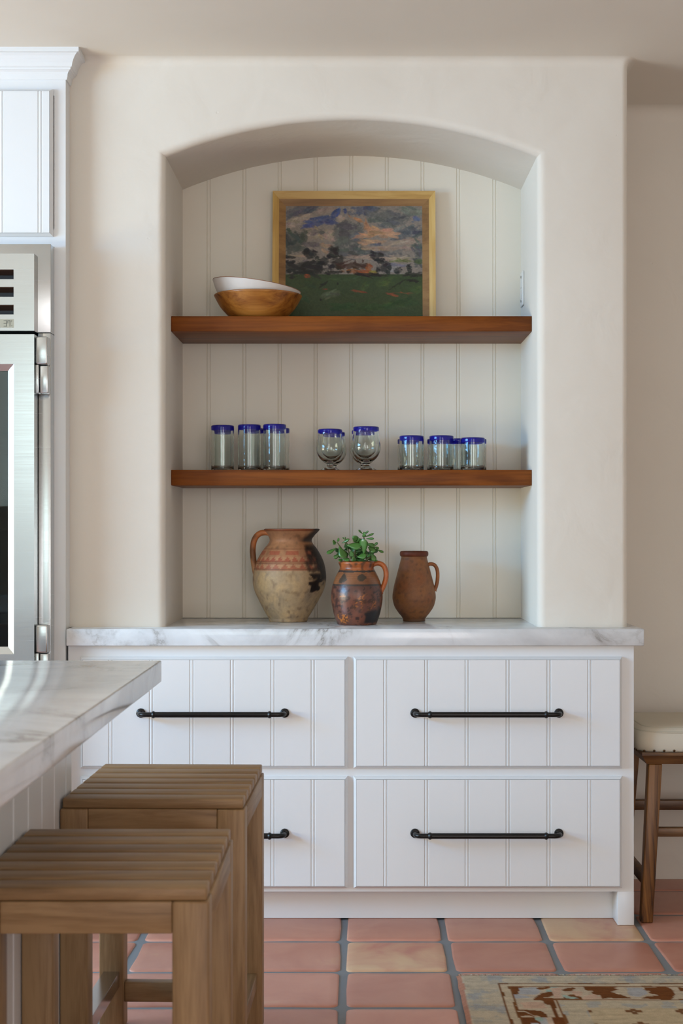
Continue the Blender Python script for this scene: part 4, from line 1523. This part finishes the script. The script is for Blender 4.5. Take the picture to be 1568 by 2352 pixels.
# middle planted jug
d2 = 4.74
k2 = d2 / FPX / 3.015
base2 = ((540 + 842 / 3.015 - 818) * d2 / FPX, d2, ZT + .0006)
P2 = [(134, 772), (138, 764), (147, 740), (160, 700), (171, 650), (178, 600), (177, 550), (168, 500), (150, 450), (130, 410), (119, 390), (117, 378), (122, 362), (127, 350), (126, 342), (121, 338)]
prof2 = [(r * k2, (772 - y) * k2) for r, y in P2]


def col2(p):
    x, y, z = p
    yc_ = 772 - z / k2
    a = math.degrees(math.atan2(x, -y))
    n1 = noise.noise(Vector((x * 22, y * 22, z * 22))); n2 = noise.noise(Vector((x * 70, y * 70, z * 70 + 5))); n3 = noise.noise(Vector((x * 170, y * 170, z * 170 + 9)))
    c = mixc((150, 84, 48), (118, 66, 42), .5 + n1 + .5 * n2)
    if yc_ > 505:
        c = mixc((116, 68, 50), (92, 58, 48), .5 + n1 * 1.2 + n2 * .6)
        c = mixc(c, (186, 108, 44), sst(.0, .35, n1 * .8 + n2 * .6 + n3 * .5 - .0035 * abs(a - 8)) * sst(540, 580, yc_))
        c = mixc(c, (52, 34, 32), sst(.15, .32, n2 + .7 * n3 - .1 * n1) * .8)
        c = mixc(c, (30, 22, 22), sst(6, 18, a - 4 + 30 * n1 + 10 * n2) * sst(690, 715, yc_ + a * .7 + 26 * n1) * (1 - sst(745, 765, yc_)))
    elif yc_ > 395:
        c = mixc((142, 92, 58), (120, 78, 52), .5 + .6 * math.sin(yc_ * .42) * .5 + n1)
        for ln, w in ((404, 6), (498, 7)):
            if abs(yc_ - ln) < w + 2 * n2: c = (58, 50, 46)
        for aa in (-38, 13):
            if math.hypot((a - aa) * 1.6, (yc_ - 452) * .75) < 18 + 14 * n2: c = mixc(c, (58, 52, 44), .85)
    else:
        c = mixc((168, 92, 46), (134, 74, 42), .5 + n1 + n2)
        c = mixc(c, (60, 44, 34), sst(.1, .4, n2) * .5)
    return c


def hc2(p):
    n1 = noise.noise(Vector((p.x * 40, p.y * 40, p.z * 30)))
    return mixc((196, 108, 54), (148, 78, 40), .4 + n1)


H2 = [(945, 362), (985, 350), (1020, 362), (1040, 395), (1044, 440), (1036, 480), (1020, 520), (1003, 555)]
h2 = [((x - 842) * k2, -.004, (772 - y) * k2) for x, y in H2]
j2 = jug('planted_jug', 'middle brown clay jug with dark bands holding a jade plant', base2, prof2, None, None, .008, col2, M['potglaze'], h2, hc2, 1.3, .0082)
so = lathe('soil', [(0.0, .001), (.05, .001), (.0465, 0.0), (0, 0)], M['soil'], j2, (base2[0], base2[1], base2[2] + 405 * k2), 32)

# slim plain jug
d3 = 4.90
k3 = d3 / FPX / 3.015
base3 = ((540 + 1238 / 3.015 - 818) * d3 / FPX, d3, ZT + .0006)
P3 = [(76, 750), (78, 742), (78, 733), (90, 715), (110, 690), (135, 650), (148, 605), (150, 580), (147, 550), (138, 500), (125, 450), (112, 400), (99, 350), (91, 320), (89, 306), (96, 299), (99, 287), (98, 274), (94, 268)]
prof3 = [(r * k3, (750 - y) * k3) for r, y in P3]


def col3(p):
    x, y, z = p
    yc_ = 750 - z / k3
    a = math.degrees(math.atan2(x, -y))
    n1 = noise.noise(Vector((x * 20, y * 20, z * 20))); n2 = noise.noise(Vector((x * 80, y * 80, z * 80 + 5)))
    c = mixc((146, 96, 58), (128, 86, 60), .5 + n1 + .4 * n2)
    c = mixc(c, (152, 90, 50), sst(.05, .5, n1) * .5)
    if yc_ < 302: c = mixc((112, 52, 28), (88, 42, 26), .5 + n2)
    elif yc_ < 325 and math.sin(yc_ * 1.1) > .5: c = mixc(c, (100, 62, 40), .5)
    c = mixc(c, (78, 56, 40), sst(680, 745, yc_ + 40 * n1) * .7)
    return mixc(c, (96, 66, 48), sst(.25, .5, n2) * .4)


H3 = [(1322, 365), (1350, 355), (1378, 362), (1396, 390), (1401, 430), (1398, 475), (1390, 510), (1378, 540)]
h3 = [((x - 1238) * k3, -.003, (750 - y) * k3) for x, y in H3]
jug('slim_jug', 'slim plain orange-brown clay jug with dark rim, right of the planted jug', base3, prof3, None, None, .006, col3, M['pot'], h3, lambda p: mixc((168, 104, 60), (134, 84, 52), .5 + noise.noise(p * 40)), 1.4, .0062)

# jade plant growing in the middle jug ----------------------------------
jp = thing('jade_plant', 'small green jade plant growing out of the middle jug', 'plant', (base2[0], base2[1], base2[2] + 410 * k2))
leaf_me = {}


def leaf_mesh(mat):
    if mat.name in leaf_me: return leaf_me[mat.name]
    # obovate fleshy leaf along +x, unit length, half width .5
    L = [(0, .06), (.15, .16), (.35, .32), (.6, .48), (.8, .47), (.93, .30), (1.0, .05)]
    v, f = [], []
    for x, w in L:
        bend = .10 * x * x
        v += [(x, -w, bend + .03), (x, -w * .5, bend + .075), (x, w * .5, bend + .075), (x, w, bend + .03), (x, w * .5, bend - .03), (x, -w * .5, bend - .03)]
    for k in range(len(L) - 1):
        for i in range(6):
            j = (i + 1) % 6
            f.append((k * 6 + i, k * 6 + j, k * 6 + 6 + j, k * 6 + 6 + i))
    f += [(5, 4, 3, 2, 1, 0), tuple(36 + i for i in range(6))]
    me = bpy.data.meshes.new('leaf'); me.from_pydata(v, [], f); me.materials.append(mat)
    bm = bmesh.new(); bm.from_mesh(me); bmesh.ops.recalc_face_normals(bm, faces=bm.faces); bm.to_mesh(me); bm.free()
    me.polygons.foreach_set('use_smooth', [True] * len(me.polygons))
    leaf_me[mat.name] = me
    return me


def leaf(xa, ya, xb, yb, wpx, depth=0.0, tilt=0.0, mat='leaf'):
    """leaf from a to b (jug-scale units), facing the room, tilted"""
    p = Vector(((xa - 842) * k2, depth, (772 - ya) * k2)); q = Vector(((xb - 842) * k2, depth - tilt, (772 - yb) * k2))
    d = q - p
    ln = d.length
    ex = d.normalized()
    up = Vector((R.uniform(-.5, .5), -1, R.uniform(.1, .9)))
    ez = (up - ex * up.dot(ex)).normalized()
    ey = ez.cross(ex)
    o = bpy.data.objects.new('leaf', leaf_mesh(M[mat]))
    o.parent = jp
    m_ = Matrix((ex * ln, ey * (wpx * k2), ez * min(ln, .03))).transposed().to_4x4()
    m_.translation = Vector(base2) + p - Vector(jp.location)
    o.matrix_local = m_
    COL.objects.link(o)


for a in [(700, 245, 637, 288, 30, -.02), (720, 235, 757, 314, 56, -.035), (775, 225, 872, 236, 60, -.03), (892, 284, 890, 180, 56, -.035), (920, 240, 967, 272, 38, -.02),
          (845, 306, 908, 298, 50, -.035), (800, 262, 812, 304, 32, -.02), (822, 205, 835, 158, 40, -.005), (835, 215, 852, 170, 38, 0.0), (880, 165, 905, 142, 30, 0.0),
          (885, 150, 850, 120, 12, 0.0), (890, 150, 926, 128, 12, 0.0), (900, 168, 961, 148, 14, -.005), (905, 180, 962, 182, 14, 0.0), (700, 207, 672, 200, 22, -.01),
          (705, 200, 724, 180, 20, -.01), (700, 217, 676, 214, 14, -.01), (738, 212, 792, 186, 20, -.01), (764, 190, 764, 166, 10, 0.0), (762, 190, 742, 172, 9, 0.0),
          (768, 190, 792, 184, 10, 0.0), (722, 292, 683, 314, 24, -.02), (740, 320, 792, 330, 28, -.03), (820, 300, 822, 338, 36, -.03), (940, 278, 966, 334, 32, -.02),
          (950, 238, 986, 208, 16, 0.0), (965, 235, 996, 252, 16, 0.0), (980, 255, 1026, 278, 16, -.01), (955, 334, 986, 330, 11, -.02), (910, 215, 962, 236, 30, -.01),
          (750, 318, 716, 336, 22, -.02), (868, 215, 858, 180, 30, .01)]:
    leaf(a[0], a[1], a[2], a[3], a[4] * 1.25, a[5], R.uniform(-.004, .012))
for k in range(46):
    x = R.uniform(725, 955); y = R.uniform(225, 335)
    a = R.uniform(0, 6.28); ln = R.uniform(35, 60)
    leaf(x, y, x + ln * math.cos(a), min(334, y + ln * math.sin(a) * .7), R.uniform(26, 46), R.uniform(-.01, .035), R.uniform(-.01, .01), 'leafdark' if k % 3 else 'leaf')
for pts in ([(800, 372), (770, 310), (735, 250), (705, 205)], [(830, 372), (825, 300), (835, 220)], [(860, 372), (885, 300), (895, 220), (888, 150)], [(880, 372), (920, 310), (950, 250), (975, 238)], [(840, 372), (790, 290), (766, 190)], [(870, 372), (945, 300), (975, 335)]):
    y_ = R.uniform(-.012, .012)
    wp = [Vector(base2) + Vector(((x - 842) * k2, y_, (772 - y) * k2)) for x, y in smooth_pts(pts, 4)]
    tube('stem', wp, [.0042 - .0026 * i / (len(wp) - 1) for i in range(len(wp))], M['stem'], jp, 8)
